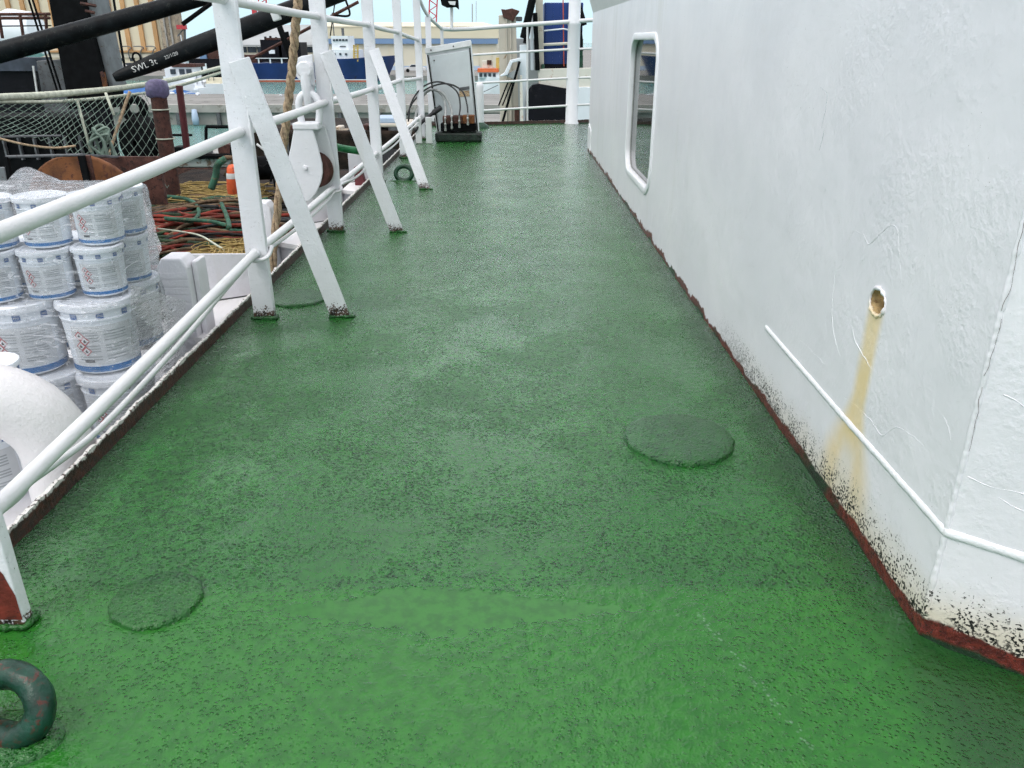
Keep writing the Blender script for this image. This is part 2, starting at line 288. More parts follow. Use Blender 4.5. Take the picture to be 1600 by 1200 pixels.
# ------------------------------------------------------------------ mesh building
class MB:
    def __init__(s): s.v = []; s.f = []
    def add(s, vs, fs):
        k = len(s.v); s.v += [tuple(p) for p in vs]; s.f += [tuple(i + k for i in f) for f in fs]; return s
    def box(s, lo, hi):
        (a, b, c), (d, e, f) = lo, hi
        return s.add([(a, b, c), (d, b, c), (d, e, c), (a, e, c), (a, b, f), (d, b, f), (d, e, f), (a, e, f)],
                     [(0, 3, 2, 1), (4, 5, 6, 7), (0, 1, 5, 4), (1, 2, 6, 5), (2, 3, 7, 6), (3, 0, 4, 7)])
    def bar(s, p0, p1, w, d, side=(1, 0, 0)):
        """rectangular bar from p0 to p1, w along 'side', d across it"""
        p0, p1 = Vector(p0), Vector(p1); ax_ = (p1 - p0).normalized()
        sx = (Vector(side) - ax_ * Vector(side).dot(ax_)).normalized(); sy = ax_.cross(sx)
        r = [sx * (w / 2 * i) + sy * (d / 2 * j) for i, j in ((-1, -1), (1, -1), (1, 1), (-1, 1))]
        return s.add([p0 + q for q in r] + [p1 + q for q in r], [(3, 2, 1, 0), (4, 5, 6, 7), (0, 1, 5, 4), (1, 2, 6, 5), (2, 3, 7, 6), (3, 0, 4, 7)])
    def tube(s, pts, r, seg=10, closed=False, cap=True, jit=0.0):
        pts = [Vector(p) for p in pts]; n = len(pts); vs = []; fs = []
        rr = r if isinstance(r, (list, tuple)) else [r] * n
        prev = None
        for i, p in enumerate(pts):
            a = pts[(i - 1) % n] if closed or i > 0 else p; b = pts[(i + 1) % n] if closed or i < n - 1 else p
            t = (b - a).normalized()
            if prev is None: sx = t.orthogonal().normalized()
            else: sx = (prev - t * prev.dot(t)).normalized()
            prev = sx; sy = t.cross(sx)
            for k in range(seg):
                an = 2 * math.pi * k / seg
                q = rr[i] * (1 + (random.uniform(-jit, jit) if jit else 0))
                vs.append(p + sx * (q * math.cos(an)) + sy * (q * math.sin(an)))
        m = n if closed else n - 1
        for i in range(m):
            for k in range(seg):
                a = i * seg + k; b = i * seg + (k + 1) % seg; c = ((i + 1) % n) * seg
                fs.append((a, b, c + (k + 1) % seg, c + k))
        if cap and not closed:
            fs.append(tuple(range(seg - 1, -1, -1))); fs.append(tuple((n - 1) * seg + k for k in range(seg)))
        return s.add(vs, fs)
    def lathe(s, prof, origin=(0, 0, 0), axis=(0, 0, 1), seg=24, a0=0, a1=2 * math.pi):
        o = Vector(origin); az_ = Vector(axis).normalized(); sx = az_.orthogonal().normalized() if abs(az_.z) < .99 else Vector((1, 0, 0)); sy = az_.cross(sx)
        full = abs(a1 - a0 - 2 * math.pi) < 1e-6; n = seg if full else seg + 1; vs = []; fs = []
        for r, h in prof:
            for k in range(n):
                an = a0 + (a1 - a0) * k / seg
                vs.append(o + az_ * h + sx * (r * math.cos(an)) + sy * (r * math.sin(an)))
        for i in range(len(prof) - 1):
            for k in range(n if full else n - 1):
                fs.append((i * n + k, i * n + (k + 1) % n, (i + 1) * n + (k + 1) % n, (i + 1) * n + k))
        return s.add(vs, fs)
    def prism(s, poly, d):
        """closed planar polygon of 3-D points pushed along d"""
        poly = [Vector(p) for p in poly]; d = Vector(d); n = len(poly)
        fs = [tuple(range(n)), tuple(range(2 * n - 1, n - 1, -1))] + [(i, i + n, (i + 1) % n + n, (i + 1) % n) for i in range(n)]
        return s.add(poly + [p + d for p in poly], fs)
    def build(s, name, mat, parent=None, smooth=False, bevel=0, local=False):
        me = bpy.data.meshes.new(name); me.from_pydata(s.v, [], s.f)
        bm = bmesh.new(); bm.from_mesh(me); bmesh.ops.recalc_face_normals(bm, faces=bm.faces); bm.to_mesh(me); bm.free()
        me.materials.append(M[mat] if isinstance(mat, str) else mat)
        if smooth:
            me.polygons.foreach_set('use_smooth', [True] * len(me.polygons))
            if smooth != 'all': me.set_sharp_from_angle(angle=math.radians(50))
        o = bpy.data.objects.new(name, me); COL.objects.link(o)
        if parent is not None: attach(o, parent, local)
        if bevel:
            b = o.modifiers.new('bevel', 'BEVEL'); b.width = bevel; b.segments = 2; b.limit_method = 'ANGLE'
        return o
def attach(o, parent, local=False):
    o.parent = parent
    if not local: o.matrix_parent_inverse = WM[parent.name].inverted() if parent.name in WM else Matrix()
WM = {}
def tag(o, label=None, cat=None, group=None, kind=None):
    if label: o['label'] = label
    if cat: o['category'] = cat
    if group: o['group'] = group
    if kind: o['kind'] = kind
    return o
def thing(name, loc, label, cat, group=None):
    o = bpy.data.objects.new(name, None); COL.objects.link(o); o.location = loc
    o.empty_display_size = .1
    WM[o.name] = Matrix.Translation(Vector(loc)); return tag(o, label, cat, group)
def dup(root, loc, label=None, rotz=0, group=None):
    r = root.copy(); COL.objects.link(r); r.location = loc; r.rotation_euler = (0, 0, rotz)
    if label: r['label'] = label
    if group: r['group'] = group
    for ch in root.children:
        c = ch.copy(); COL.objects.link(c); c.parent = r
        for g in ch.children:
            d = g.copy(); COL.objects.link(d); d.parent = c
    return r
def smooth_path(pts, n=8):
    """Catmull-Rom through the points"""
    P = [Vector(p) for p in pts]; P = [P[0] * 2 - P[1]] + P + [P[-1] * 2 - P[-2]]; out = []
    for i in range(1, len(P) - 2):
        a, b, c, d = P[i - 1:i + 3]
        for k in range(n):
            t = k / n
            out.append(.5 * ((2 * b) + (c - a) * t + (2 * a - 5 * b + 4 * c - d) * t * t + (3 * b - a - 3 * c + d) * t ** 3))
    return out + [P[-2]]
def bumpy(pts, r, jit=.35, seg=7, every=.012, wander=.25):
    """a weld bead: a lumpy line"""
    mb = MB(); L = []
    for a, b in zip(pts[:-1], pts[1:]):
        a, b = Vector(a), Vector(b); n = max(1, int((b - a).length / every)); L += [a.lerp(b, k / n) for k in range(n)]
    L.append(Vector(pts[-1]))
    L = [p + Vector((mnoise.noise(p * 70), mnoise.noise(p * 70 + Vector((9, 0, 0))), mnoise.noise(p * 70 + Vector((0, 9, 0))))) * r * wander * 1.6 for p in L]
    return mb.tube(L, [r * (1 + jit * (1.1 * mnoise.noise(p * 16) + 1.0 * mnoise.noise(p * 60))) for p in L], seg)
def text_mesh(body, size):
    cu = bpy.data.curves.new('t', 'FONT'); cu.body = body; cu.size = size; cu.resolution_u = 2; cu.align_x = 'CENTER'; cu.align_y = 'CENTER'
    o = bpy.data.objects.new('t', cu); COL.objects.link(o)
    dg = bpy.context.evaluated_depsgraph_get(); me = o.evaluated_get(dg).to_mesh()
    v = [tuple(p.co) for p in me.vertices]; f = [tuple(p.vertices) for p in me.polygons]
    o.evaluated_get(dg).to_mesh_clear(); bpy.data.objects.remove(o); bpy.data.curves.remove(cu)
    return v, f

# ================================================================== THE SETTING
WALL, EDGE = 1.18, -1.69            # deckhouse side and outer deck edge
CORNER_Y, HOUSE_END, DECK_END = 1.845, 12.85, 17.35
# --- deck sheet, gently uneven, turning up in a small fillet at wall and coaming
def deck_height(x, y):
    h = .006 * mnoise.noise(Vector((x * 1.1, y * .7, 3.1))) + .0025 * mnoise.noise(Vector((x * 4, y * 3, 9)))
    h += .0025 * (1 if y > 2.12 else max(0, (y - 2.06) / .06)) if y > 2.06 else 0
    e = min(1, max(0, (EDGE + .10 - x) / .10)); h += .016 * e * e
    if y < HOUSE_END:
        w = min(1, max(0, (x - (WALL - .09)) / .09)); h += .018 * w * w if y > CORNER_Y else 0
    return h
xs = [EDGE + (WALL - EDGE) * i / 96 for i in range(97)]; xs = xs + [WALL + .12 * k for k in range(1, 21)]
ys = [-1.5 + .06 * i for i in range(60)]; ys = ys + [2.06, 2.075, 2.1, 2.12] + [ys[-1] + .05 * i for i in range(1, 10)]
ys = sorted(set(round(v, 4) for v in ys)); y = ys[-1]
while y < DECK_END: y += .035 * (1 + y * .14); ys.append(min(y, DECK_END))
mb = MB(); nx = len(xs)
mb.add([(x, y, deck_height(x, y)) for y in ys for x in xs], [(j * nx + i, j * nx + i + 1, (j + 1) * nx + i + 1, (j + 1) * nx + i) for j in range(len(ys) - 1) for i in range(nx - 1)])
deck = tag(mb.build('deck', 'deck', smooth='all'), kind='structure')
# doubler plates standing a finger's breadth proud of the deck
for (px, py), R in (((1060, 689), .235), ((245, 940), .135), ((466, 468), .185)):
    c = az(px, py); mb = MB(); h = .021; prof = [(R + .004, -.008), (R + .002, h * .35), (R - .002, h * .8), (R - .012, h), (R * .6, h + .003), (.001, h + .003)]
    mb.lathe(prof, (c.x, c.y, deck_height(c.x, c.y)), seg=64)
    k = 64
    for i, v in enumerate(mb.v):
        q = Vector(v); d = mnoise.noise(q * 22) * .007 + mnoise.noise(q * 60) * .004
        mb.v[i] = (q.x + (q.x - c.x) / R * d, q.y + (q.y - c.y) / R * d, q.z + mnoise.noise(q * 30) * .004 - .003)
    mb.build('doubler_plate', 'disc', deck, smooth='all')
# coaming bar along the outer edge: ragged, rusty inboard, white outboard
def ragged_bar(name, p0, p1, h, th, parent, out, mat='coaming'):
    p0, p1, out = Vector(p0), Vector(p1), Vector(out); L = (p1 - p0).length; n = int(L / .025); vs = []; fs = []
    for i in range(n + 1):
        p = p0.lerp(p1, i / n); hh = h * (1 + .10 * mnoise.noise(p * 9) + .10 * mnoise.noise(p * 40)); w = out * (.004 * mnoise.noise(p * 14))
        for q, z in ((-out * .006, -.02), (w, hh * .5), (w, hh), (out * th, hh * 1.02), (out * th, -.35)): vs.append(p + q + Vector((0, 0, z)))
    for i in range(n):
        for k in range(4): a = i * 5 + k; fs.append((a, a + 1, a + 6, a + 5))
    return MB().add(vs, fs).build(name, mat, parent, smooth=True)
ragged_bar('edge_coaming', (EDGE, -.5, 0), (EDGE, DECK_END, 0), .088, .014, deck, (-1, 0, 0))
ragged_bar('edge_coaming', (EDGE, DECK_END - .6, 0), (4, DECK_END + .7, 0), .07, .014, deck, (0, 1, 0))
MB().box((EDGE - .013, -.5, -1.5), (EDGE - .003, DECK_END, -.345)).build('side_plate', 'white_lower', deck)

# --- deckhouse
house = thing('deckhouse', (WALL, CORNER_Y, 0), 'white painted deckhouse with rounded window, rust streak and red primer foot', 'deckhouse')
def rrect(y0, y1, z0, z1, r, n=8):
    out = []
    for cy, cz, a in ((y1 - r, z1 - r, 0), (y0 + r, z1 - r, 90), (y0 + r, z0 + r, 180), (y1 - r, z0 + r, 270)):
        for k in range(n + 1):
            an = math.radians(a + 90 * k / n); out.append((cy + r * math.cos(an), cz + r * math.sin(an)))
    return out
WIN = (7.0, 8.52, .40, 1.60, .20); TOPZ = 1.96
hole_c = (2.475, .823)
bm = bmesh.new()
def loop(pts):
    vs = [bm.verts.new((WALL, p[0], p[1])) for p in pts]
    for a, b in zip(vs, vs[1:] + vs[:1]): bm.edges.new((a, b))
outer = [(CORNER_Y, -.02), (HOUSE_END, -.02), (HOUSE_END, TOPZ), (CORNER_Y, TOPZ)]
loop(outer); loop(rrect(*WIN)); loop([(hole_c[0] + .052 * math.cos(a), hole_c[1] + .040 * math.sin(a)) for a in [2 * math.pi * k / 24 for k in range(24)]])
bmesh.ops.triangle_fill(bm, edges=bm.edges[:], use_beauty=True, use_dissolve=False)
for f in bm.faces:
    if f.normal.x > 0: f.normal_flip()
me = bpy.data.meshes.new('side_wall'); bm.to_mesh(me); bm.free(); me.materials.append(M['wall'])
sw = bpy.data.objects.new('side_wall', me); COL.objects.link(sw); attach(sw, house)
CD = Vector((.825, -.565, 0)).normalized(); C0 = Vector((WALL, CORNER_Y, 0))           # chamfered front corner
c1 = C0 + CD * 1.9
MB().add([(C0.x, C0.y, -.02), (c1.x, c1.y, -.02), (c1.x, c1.y, TOPZ), (C0.x, C0.y, TOPZ)], [(0, 1, 2, 3)]).build('corner_wall', 'wall', house)
MB().add([(WALL, HOUSE_END, -.02), (4, HOUSE_END + .2, -.02), (4, HOUSE_END + .2, TOPZ), (WALL, HOUSE_END, TOPZ)], [(0, 1, 2, 3)]).build('end_wall', 'wall', house)
# upper strake leaning outward over the walkway
u = .17
MB().add([(WALL, CORNER_Y, TOPZ), (WALL, HOUSE_END, TOPZ), (WALL - u, HOUSE_END + .15, TOPZ + .55), (WALL - u, CORNER_Y - .1, TOPZ + .55), (c1.x, c1.y, TOPZ), (c1.x - .15, c1.y - .15, TOPZ + .55)],
         [(0, 1, 2, 3), (0, 3, 5, 4)]).build('upper_strake', 'white_pipe', house)
MB().box((WALL - .1, 1.0, TOPZ + .56), (4, HOUSE_END + .2, TOPZ + .6)).build('roof', 'white_pipe', house)
# weld beads: knuckle seam, corner, far corner lap
zs = .366
ksm = ship_white('thick_white_bead_paint', (.83, .83, .85), speck=.15, lump=1.2)
M['bead'] = ksm
def chamf(d, z, off=.004): p = C0 + CD * d; nrm = Vector((CD.y, -CD.x, 0)); return Vector((p.x, p.y, z)) + nrm * off
bumpy([(WALL + .009, 3.52, zs + .006), (WALL + .009, 2.6, zs), (WALL + .009, CORNER_Y, zs + .002)], .0165, .05, 10, .012, .04).build('seam_bead', 'bead', house, smooth='all')
bumpy([chamf(0, zs, -.010), chamf(.3, zs - .012, -.010), chamf(1.7, zs - .03, -.010)], .0185, .05, 10, .012, .04).build('seam_bead', 'bead', house, smooth='all')
bumpy([(WALL + .006, CORNER_Y + .003, .09), (WALL + .006, CORNER_Y + .003, zs)], .0105, .16, 8, .006, .08).build('corner_bead', 'wall', house, smooth='all')
bumpy([(WALL + .006, CORNER_Y + .003, zs), (WALL + .006, CORNER_Y + .003, TOPZ)], .0095, .14, 8, .006, .08).build('corner_bead', 'wall', house, smooth='all')
bumpy([(WALL, 12.75, .42), (WALL, 12.45, .36), (WALL, 12.45, .03)], .014, .3, 6, .03).build('lap_bead', 'bead', house, smooth='all')
MB().box((WALL - .012, 12.46, .02), (WALL - .001, HOUSE_END + .01, .38)).build('lap_plate', 'wall', house, bevel=.004)
# old paint edges: cracks and runs standing proud of the side wall
def wall_line(pts, r, mat='wall', name='paint_ridge'):
    P = smooth_path([ax(px, py, WALL + .0002) for px, py in pts], 5)
    P = [p + Vector((0, mnoise.noise(p * 35) * .006, mnoise.noise(p * 35 + Vector((5, 5, 5))) * .006)) for p in P]
    mb = MB(); r *= .62; mb.tube(P, [r * (.35 + .65 * math.sin(math.pi * (i + .5) / len(P))) * random.uniform(.7, 1.2) for i in range(len(P))], 5)
    mb.build(name, mat, house, smooth='all')
wall_line([(1323, 380), (1335, 362), (1348, 366), (1358, 382), (1372, 368), (1392, 352), (1402, 362), (1406, 400), (1410, 440)], .0022)
wall_line([(1316, 412), (1306, 425), (1302, 455), (1300, 490), (1305, 530), (1314, 558)], .0026, 'bead')
wall_line([(1332, 512), (1337, 535), (1352, 560), (1362, 577)], .003, 'bead')
wall_line([(1320, 622), (1345, 640), (1362, 658), (1378, 680), (1400, 668), (1425, 680), (1445, 698)], .0024)
wall_line([(1473, 650), (1482, 668), (1486, 690)], .0018)
wall_line([(1252, 532), (1275, 555), (1290, 572)], .0016)
for a in ([(1282, 136), (1292, 145), (1291, 165), (1287, 185), (1284, 200)], [(1288, 200), (1285, 218), (1280, 236)]):
    wall_line(a, .0022, 'textgrey', 'paint_chip')
for d0, z0, d1, z1 in ((.02, .55, .30, .50), (.05, .78, .2, .74), (.25, .62, .45, .60), (.1, .50, .28, .47)):
    P = smooth_path([chamf(d0 + (d1 - d0) * k / 5, z0 + (z1 - z0) * k / 5 + random.uniform(-.012, .012), -.0008) for k in range(6)], 4)
    mb = MB(); mb.tube(P, [.0026 * random.uniform(.5, 1.1) for _ in P], 5); mb.build('paint_ridge', 'wall', house, smooth='all')
for z0, z1 in ((.62, .80), (.83, .98), (1.0, 1.22), (1.26, 1.33)):
    P = [Vector((WALL + .004, CORNER_Y - .004, z0 + (z1 - z0) * k / 16)) for k in range(17)]; P = [p + Vector((-.0035, -.0035, 0)) + Vector((.006 * mnoise.noise(p * 22), -.006 * mnoise.noise(p * 22), 0)) for p in P]
    mb = MB(); mb.tube(P, [.0008 * (.4 + abs(mnoise.noise(p * 50))) for p in P], 5); mb.build('paint_crack', 'rustdark', house, smooth='all')
# drain bore with its lumpy weld ring
mb = MB(); ring = [(WALL - .001, hole_c[0] + .056 * math.cos(a), hole_c[1] + .044 * math.sin(a)) for a in [2 * math.pi * k / 40 for k in range(40)]]
mb.tube(ring, [.006 * random.uniform(.3, 1.5) for _ in ring], 6, closed=True); mb.build('drain_ring', 'wall', house, smooth='all')
mb = MB(); n = 24; vs = []
for k, (s, dx, dz) in enumerate(((1.0, 0, 0), (.95, .03, -.006), (.75, .06, -.015), (.01, .065, -.018))):
    vs += [(WALL + dx, hole_c[0] + .052 * s * math.cos(2 * math.pi * i / n), hole_c[1] + dz + .040 * s * math.sin(2 * math.pi * i / n)) for i in range(n)]
mb.add(vs, [(k * n + i, k * n + (i + 1) % n, (k + 1) * n + (i + 1) % n, (k + 1) * n + i) for k in range(3) for i in range(n)]); mb.build('drain_bore', 'rusthole', house, smooth='all')
# window: proud lip, deep jamb, glass
win = MB(); y0, y1, z0, z1, r = WIN
rings = [(-.004, WALL + .005, .062), (0, WALL - .010, .058), (0, WALL - .014, .052), (0, WALL - .014, .008), (0, WALL - .010, -.002), (0, WALL + .031, -.003)]
vs = []; n = 36
for _, X, g in rings: vs += [(X, p[0], p[1]) for p in rrect(y0 - g, y1 + g, z0 - g, z1 + g, r + g)]
win.add(vs, [(k * n + i, k * n + (i + 1) % n, (k + 1) * n + (i + 1) % n, (k + 1) * n + i) for k in range(len(rings) - 1) for i in range(n)])
for i, v in enumerate(win.v): q = Vector(v); win.v[i] = q + Vector((mnoise.noise(q * 12) * .004, mnoise.noise(q * 10 + Vector((3, 3, 3))) * .006, mnoise.noise(q * 10) * .006))
window = win.build('window', 'frame', house, smooth='all')
mb = MB(); g = -.004; a = rrect(y0 - g, y1 + g, z0 - g, z1 + g, r + g); b = rrect(y0 + .022, y1 - .022, z0 + .022, z1 - .022, r - .022)
mb.add([(WALL + .03, *p) for p in a] + [(WALL + .040, *p) for p in a] + [(WALL + .041, *p) for p in b], [(k * n + i, k * n + (i + 1) % n, (k + 1) * n + (i + 1) % n, (k + 1) * n + i) for k in range(2) for i in range(n)])
jb = mb.build('jamb', 'jamb', house, smooth=True); jb.parent = window; jb.matrix_parent_inverse = Matrix()
window.matrix_parent_inverse = WM[house.name].inverted()
pn = MB(); pn.add([(WALL + .039, *p) for p in a], [tuple(range(n))]); pane = pn.build('pane', 'glass'); pane.parent = window

# --- railing down the outer side
rail_t = thing('side_railing', (-1.55, 4.75, 0), 'white steel railing with braced flat stanchions along the outer deck edge', 'railing')
STN = [(-1.500, 1.91, 2.35), (-1.54, 4.75, 2.35), (-1.588, 7.21, 2.35), (-1.63, 9.95, 2.35), (-1.585, 12.12, 2.35), (-1.565, 14.5, 2.35)]
for i, (x, y, z) in enumerate(STN):
    w = .128 if i < 4 else .115
    mb = MB(); K = 24; vs = []
    for k in range(K + 1):
        zz = -.01 + (z + .01) * k / K
        for sx, sy in ((-1, -1), (1, -1), (1, 1), (-1, 1)):
            q = Vector((x, y, zz)); e = mnoise.noise(Vector((x * 7 + sx, y, zz * 6))) * .002
            vs.append((x + sx * (w / 2) + e, y + sy * .022 + e, zz))
    fs = [(a * 4 + b, a * 4 + (b + 1) % 4, (a + 1) * 4 + (b + 1) % 4, (a + 1) * 4 + b) for a in range(K) for b in range(4)] + [(3, 2, 1, 0), (K * 4, K * 4 + 1, K * 4 + 2, K * 4 + 3)]
    mat = 'white_foot'
    if i == 0: mat = M['near_foot'] = ship_white('ship_white_paint_red_lead_foot', foot=(.02, .05))
    mb.add(vs, fs).build('stanchion', mat, rail_t, bevel=.005)
    # lumpy weld fillet round the foot
    rp = [(x + sx * (w / 2 + .006), y + sy * .03, .012) for sx, sy in ((-1, -1), (1, -1), (1, 1), (-1, 1), (-1, -1))]
    bumpy(rp, .010, .8, 7, .010).build('foot_weld', 'disc', rail_t, smooth='all')
MB().bar((-1.50, STN[5][1] + 1.15, .2), (-1.50, STN[5][1] + 1.15, 1.98), .10, .04).build('stanchion', 'white', rail_t, bevel=.005)
for i, (fx, fy, zt) in ((1, (-1.07, 4.80, 1.50)), (2, (-1.03, 7.19, 1.52)), (3, (-1.005, 9.45, 1.50))) if False else ((1, (-1.072, 4.80, 1.50)), (2, (-1.032, 7.2, 1.51)), (3, (-1.006, 9.45, 1.50))):
    x, y, _ = STN[i]
    top = Vector((x + .052, y - .052, zt)); bot = Vector((fx, fy - .02, -.01)); d = (bot - top).normalized()
    w = .118
    mb = MB()
    # slightly clipped upper end, straight foot
    K = 14; side = Vector((1, 0, 0)); sx = (side - d * side.dot(d)).normalized(); vs = []
    for k in range(K + 1):
        p = top.lerp(bot, k / K); e = mnoise.noise(p * 6) * .0025
        for a, b in ((-1, -1), (1, -1), (1, 1), (-1, 1)): vs.append(p + sx * (a * w / 2 + e) + Vector((0, b * .014 + e, 0)))
    fs = [(a * 4 + b, a * 4 + (b + 1) % 4, (a + 1) * 4 + (b + 1) % 4, (a + 1) * 4 + b) for a in range(K) for b in range(4)] + [(3, 2, 1, 0), (K * 4, K * 4 + 1, K * 4 + 2, K * 4 + 3)]
    mb.add(vs, fs).build('brace', 'white_foot', rail_t, bevel=.005)
    bumpy([(x + .062, y - .05, zt - .02), (x + .068, y - .046, zt - .46)], .0075, .5, 7, .012).build('weld_bead', 'bead', rail_t, smooth='all')
    bumpy([(fx - .07, fy - .045, .012), (fx + .075, fy - .045, .012), (fx + .075, fy + .02, .006)], .010, .8, 7, .010).build('foot_weld', 'disc', rail_t, smooth='all')
def along(zs, dy=-.0, r=.027, y0=None, name='rail', dx=0.0):
    pts = [(STN[i][0] + dx, STN[i][1] - .022 + dy, z) for i, z in zs]
    if y0: pts = [y0] + pts
    P = [Vector(p) for p in pts]; Q = [P[0]]
    for a, b in zip(P, P[1:]):
        for k in range(1, 9): Q.append(a.lerp(b, k / 8) + Vector((0, 0, -.006 * math.sin(math.pi * k / 8))) + Vector((.002 * mnoise.noise(Vector((k, a.y, 1))), 0, .002 * mnoise.noise(Vector((k, a.y, 7))))))
    return MB().tube(Q, r, 12).build(name, 'white_pipe', rail_t, smooth=True)
along([(0, 1.84), (1, 1.80), (2, 1.775), (3, 1.755), (4, 1.695), (5, 1.60)], r=.027)
along([(0, 1.075), (1, 1.12), (2, 1.11), (3, 1.07), (4, 1.07), (5, 1.0)], r=.029)
along([(0, .345), (1, .425), (2, .392), (3, .345), (4, .375), (5, .40)], r=.026, dy=-.03)
along([(0, 2.36), (1, 2.36), (2, 2.36), (3, 2.36), (4, 2.36), (5, 2.33)], r=.03)
# the top rail drops at the far end to the corner post
P = smooth_path([(-1.565, 14.48, 2.33), (-1.56, 15.0, 2.22), (-1.50, 15.66, 2.0), ay(690, 45, 16.8)], 6)
MB().tube(P, .03, 10).build('rail', 'white_pipe', rail_t, smooth=True)
cp = ay(690, 45, 16.8); MB().tube([(cp.x, cp.y, cp.z), (cp.x + .01, cp.y, -.01)], .032, 10).build('corner_post', 'white_pipe', rail_t, smooth=True)
for (i, z) in ((1, 1.12), (1, .425), (2, 1.11), (2, 1.775), (2, .392), (3, 1.07), (3, 1.755)):
    x, y, _ = STN[i]; mb = MB()
    mb.tube([(x, y - .05, z), (x + .03, y - .047, z + .002)], [.032, .012], 9); mb.build('rail_weld', 'white', rail_t, smooth='all')
# stub hanging from the upper rail between the first two stanchions
s0 = ay(425, 8, 6.0); s1 = ay(434, 32, 6.0); MB().bar(s0, s1, .055, .04).build('rail_stub', 'white_pipe', rail_t, bevel=.006)
# red lead showing where paint has come off the near stanchion
x, y, _ = STN[0]; pol = []
for px_, pz_ in ((-.066, .035), (.061, .034), (.061, .12), (.052, .155), (.044, .195), (.028, .225), (.012, .208), (-.01, .225), (-.03, .21), (-.066, .23)): pol.append(Vector((x + px_, y - .0235, pz_)))
MB().prism(pol, (0, -.0012, 0)).build('primer_patch', simple('red_lead_primer', (.17, .028, .018), .6, .3, 20, .8, 60, .004, (.07, .015, .012), .5), rail_t)
# padeye welded to the second braced stanchion
pc = ay(478, 108, 7.16); mb = MB(); pol = []
for k in range(13): a = math.radians(90 + 180 * k / 12); pol.append(pc + Vector((.105 * math.cos(a), 0, .105 * math.sin(a))))
pol += [Vector((-1.655, 7.16, pc.z - .135)), Vector((-1.655, 7.16, pc.z + .115))]
mb.prism(pol, (0, .03, 0)); mb.build('padeye', 'white', rail_t, bevel=.006)

# --- shackle, swivel link and snatch block hanging from it
sh = thing('shackle', (pc.x, 7.1, pc.z - .2), 'white painted bow shackle with round pin head on the padeye', 'shackle')
mb = MB(); mb.lathe([(.001, -.062), (.055, -.058), (.066, -.04), (.066, .0), (.03, .001), (.03, .10)], (pc.x + .01, 7.10, pc.z - .0), (0, 1, 0), 20); mb.build('pin', 'white', sh, smooth=True)
b0 = Vector((pc.x + .01, 7.075, pc.z - .03)); b1 = ay(483, 168, 7.1)
P = smooth_path([b0, b0 + Vector((.0, -.01, -.1)), b1 + Vector((0, -.02, .05)), b1, b1 + Vector((0, .06, .04)), b0 + Vector((.0, .13, -.1)), b0 + Vector((0, .13, 0))], 6)
MB().tube(P, [.045 - .012 * math.sin(math.pi * i / (len(P) - 1)) for i in range(len(P))], 10).build('bow', 'white', sh, smooth=True)
blk = thing('snatch_block', tuple(ay(480, 310, 7.0)), 'white pulley block with rusty sheave hanging below the shackle', 'pulley block')
lc = ay(483, 170, 7.08); P = []
for k in range(28):
    a = 2 * math.pi * k / 28; P.append(lc + Vector((.082 * math.cos(a) * (1 + .15 * abs(math.sin(a))), .01 * math.cos(a), .125 * math.sin(a) - (.03 if math.sin(a) < -.6 else 0))))
MB().tube(P, .03, 9, closed=True).build('swivel_eye', 'white', blk, smooth=True)
cheek = [(459, 200), (463, 196), (484, 196), (488, 201), (496, 228), (503, 256), (504, 270), (501, 285), (494, 302), (484, 314), (472, 318), (460, 312), (450, 296), (446, 275), (448, 255), (454, 230)]
q = [ay(a, b, 7.0) for a, b in cheek]
MB().prism(q, (0, .028, 0)).build('cheek_plate', 'white', blk, bevel=.008)
off = Vector((.075, .15, 0)); MB().prism([p + off for p in q], (0, .02, 0)).build('cheek_plate', 'white_pipe', blk, bevel=.006)
bc = ay(477, 268, 7.0); mb = MB(); mb.lathe([(.001, .035), (.13, .035), (.15, .05), (.12, .075), (.12, .095), (.15, .12), (.13, .135), (.001, .135)], (bc.x + .05, bc.y + .02, bc.z), (.18, 1, 0), 28); mb.build('sheave', 'rustdark', blk, smooth=True)
mb = MB(); mb.lathe([(.001, -.022), (.018, -.02), (.022, 0), (.05, .002), (.05, .03)], (ay(477, 262, 7.0)), (0, 1, 0), 10); mb.build('axle_nut', 'white', blk, smooth=True)
t0 = ay(485, 197, 7.0); MB().box((t0.x - .15, 6.99, t0.z - .03), (t0.x + .07, 7.18, t0.z + .025)).build('head', 'white', blk, bevel=.012)
# twisted hawser running through the gap
path = smooth_path([ay(469, -30, 6.6), ay(462, 40, 6.6), ay(455, 120, 6.62), ay(446, 200, 6.64), ay(437, 290, 6.62), ay(424, 432, 6.5)], 26)
mb = MB()
for s in range(3):
    Q = []
    for i, p in enumerate(path):
        a = i * .30 + s * 2 * math.pi / 3; Q.append(p + Vector((math.cos(a), math.sin(a), 0)) * .019)
    mb.tube(Q, .0185, 6)
tag(mb.build('hawser', 'rope_tan', smooth='all'), 'thick tan twisted rope hanging down beside the pulley block', 'rope')
P = smooth_path([ay(494, 221, 7.3), ay(510, 226, 7.35), ay(535, 232, 7.5), ay(562, 236, 7.6)], 5)
tag(MB().tube(P, [.022 + .012 * min(1, i / 6) for i in range(len(P))], 8).build('green_lever', 'greenbar', smooth=True), 'green painted steel lever sticking out behind the pulley block', 'lever')

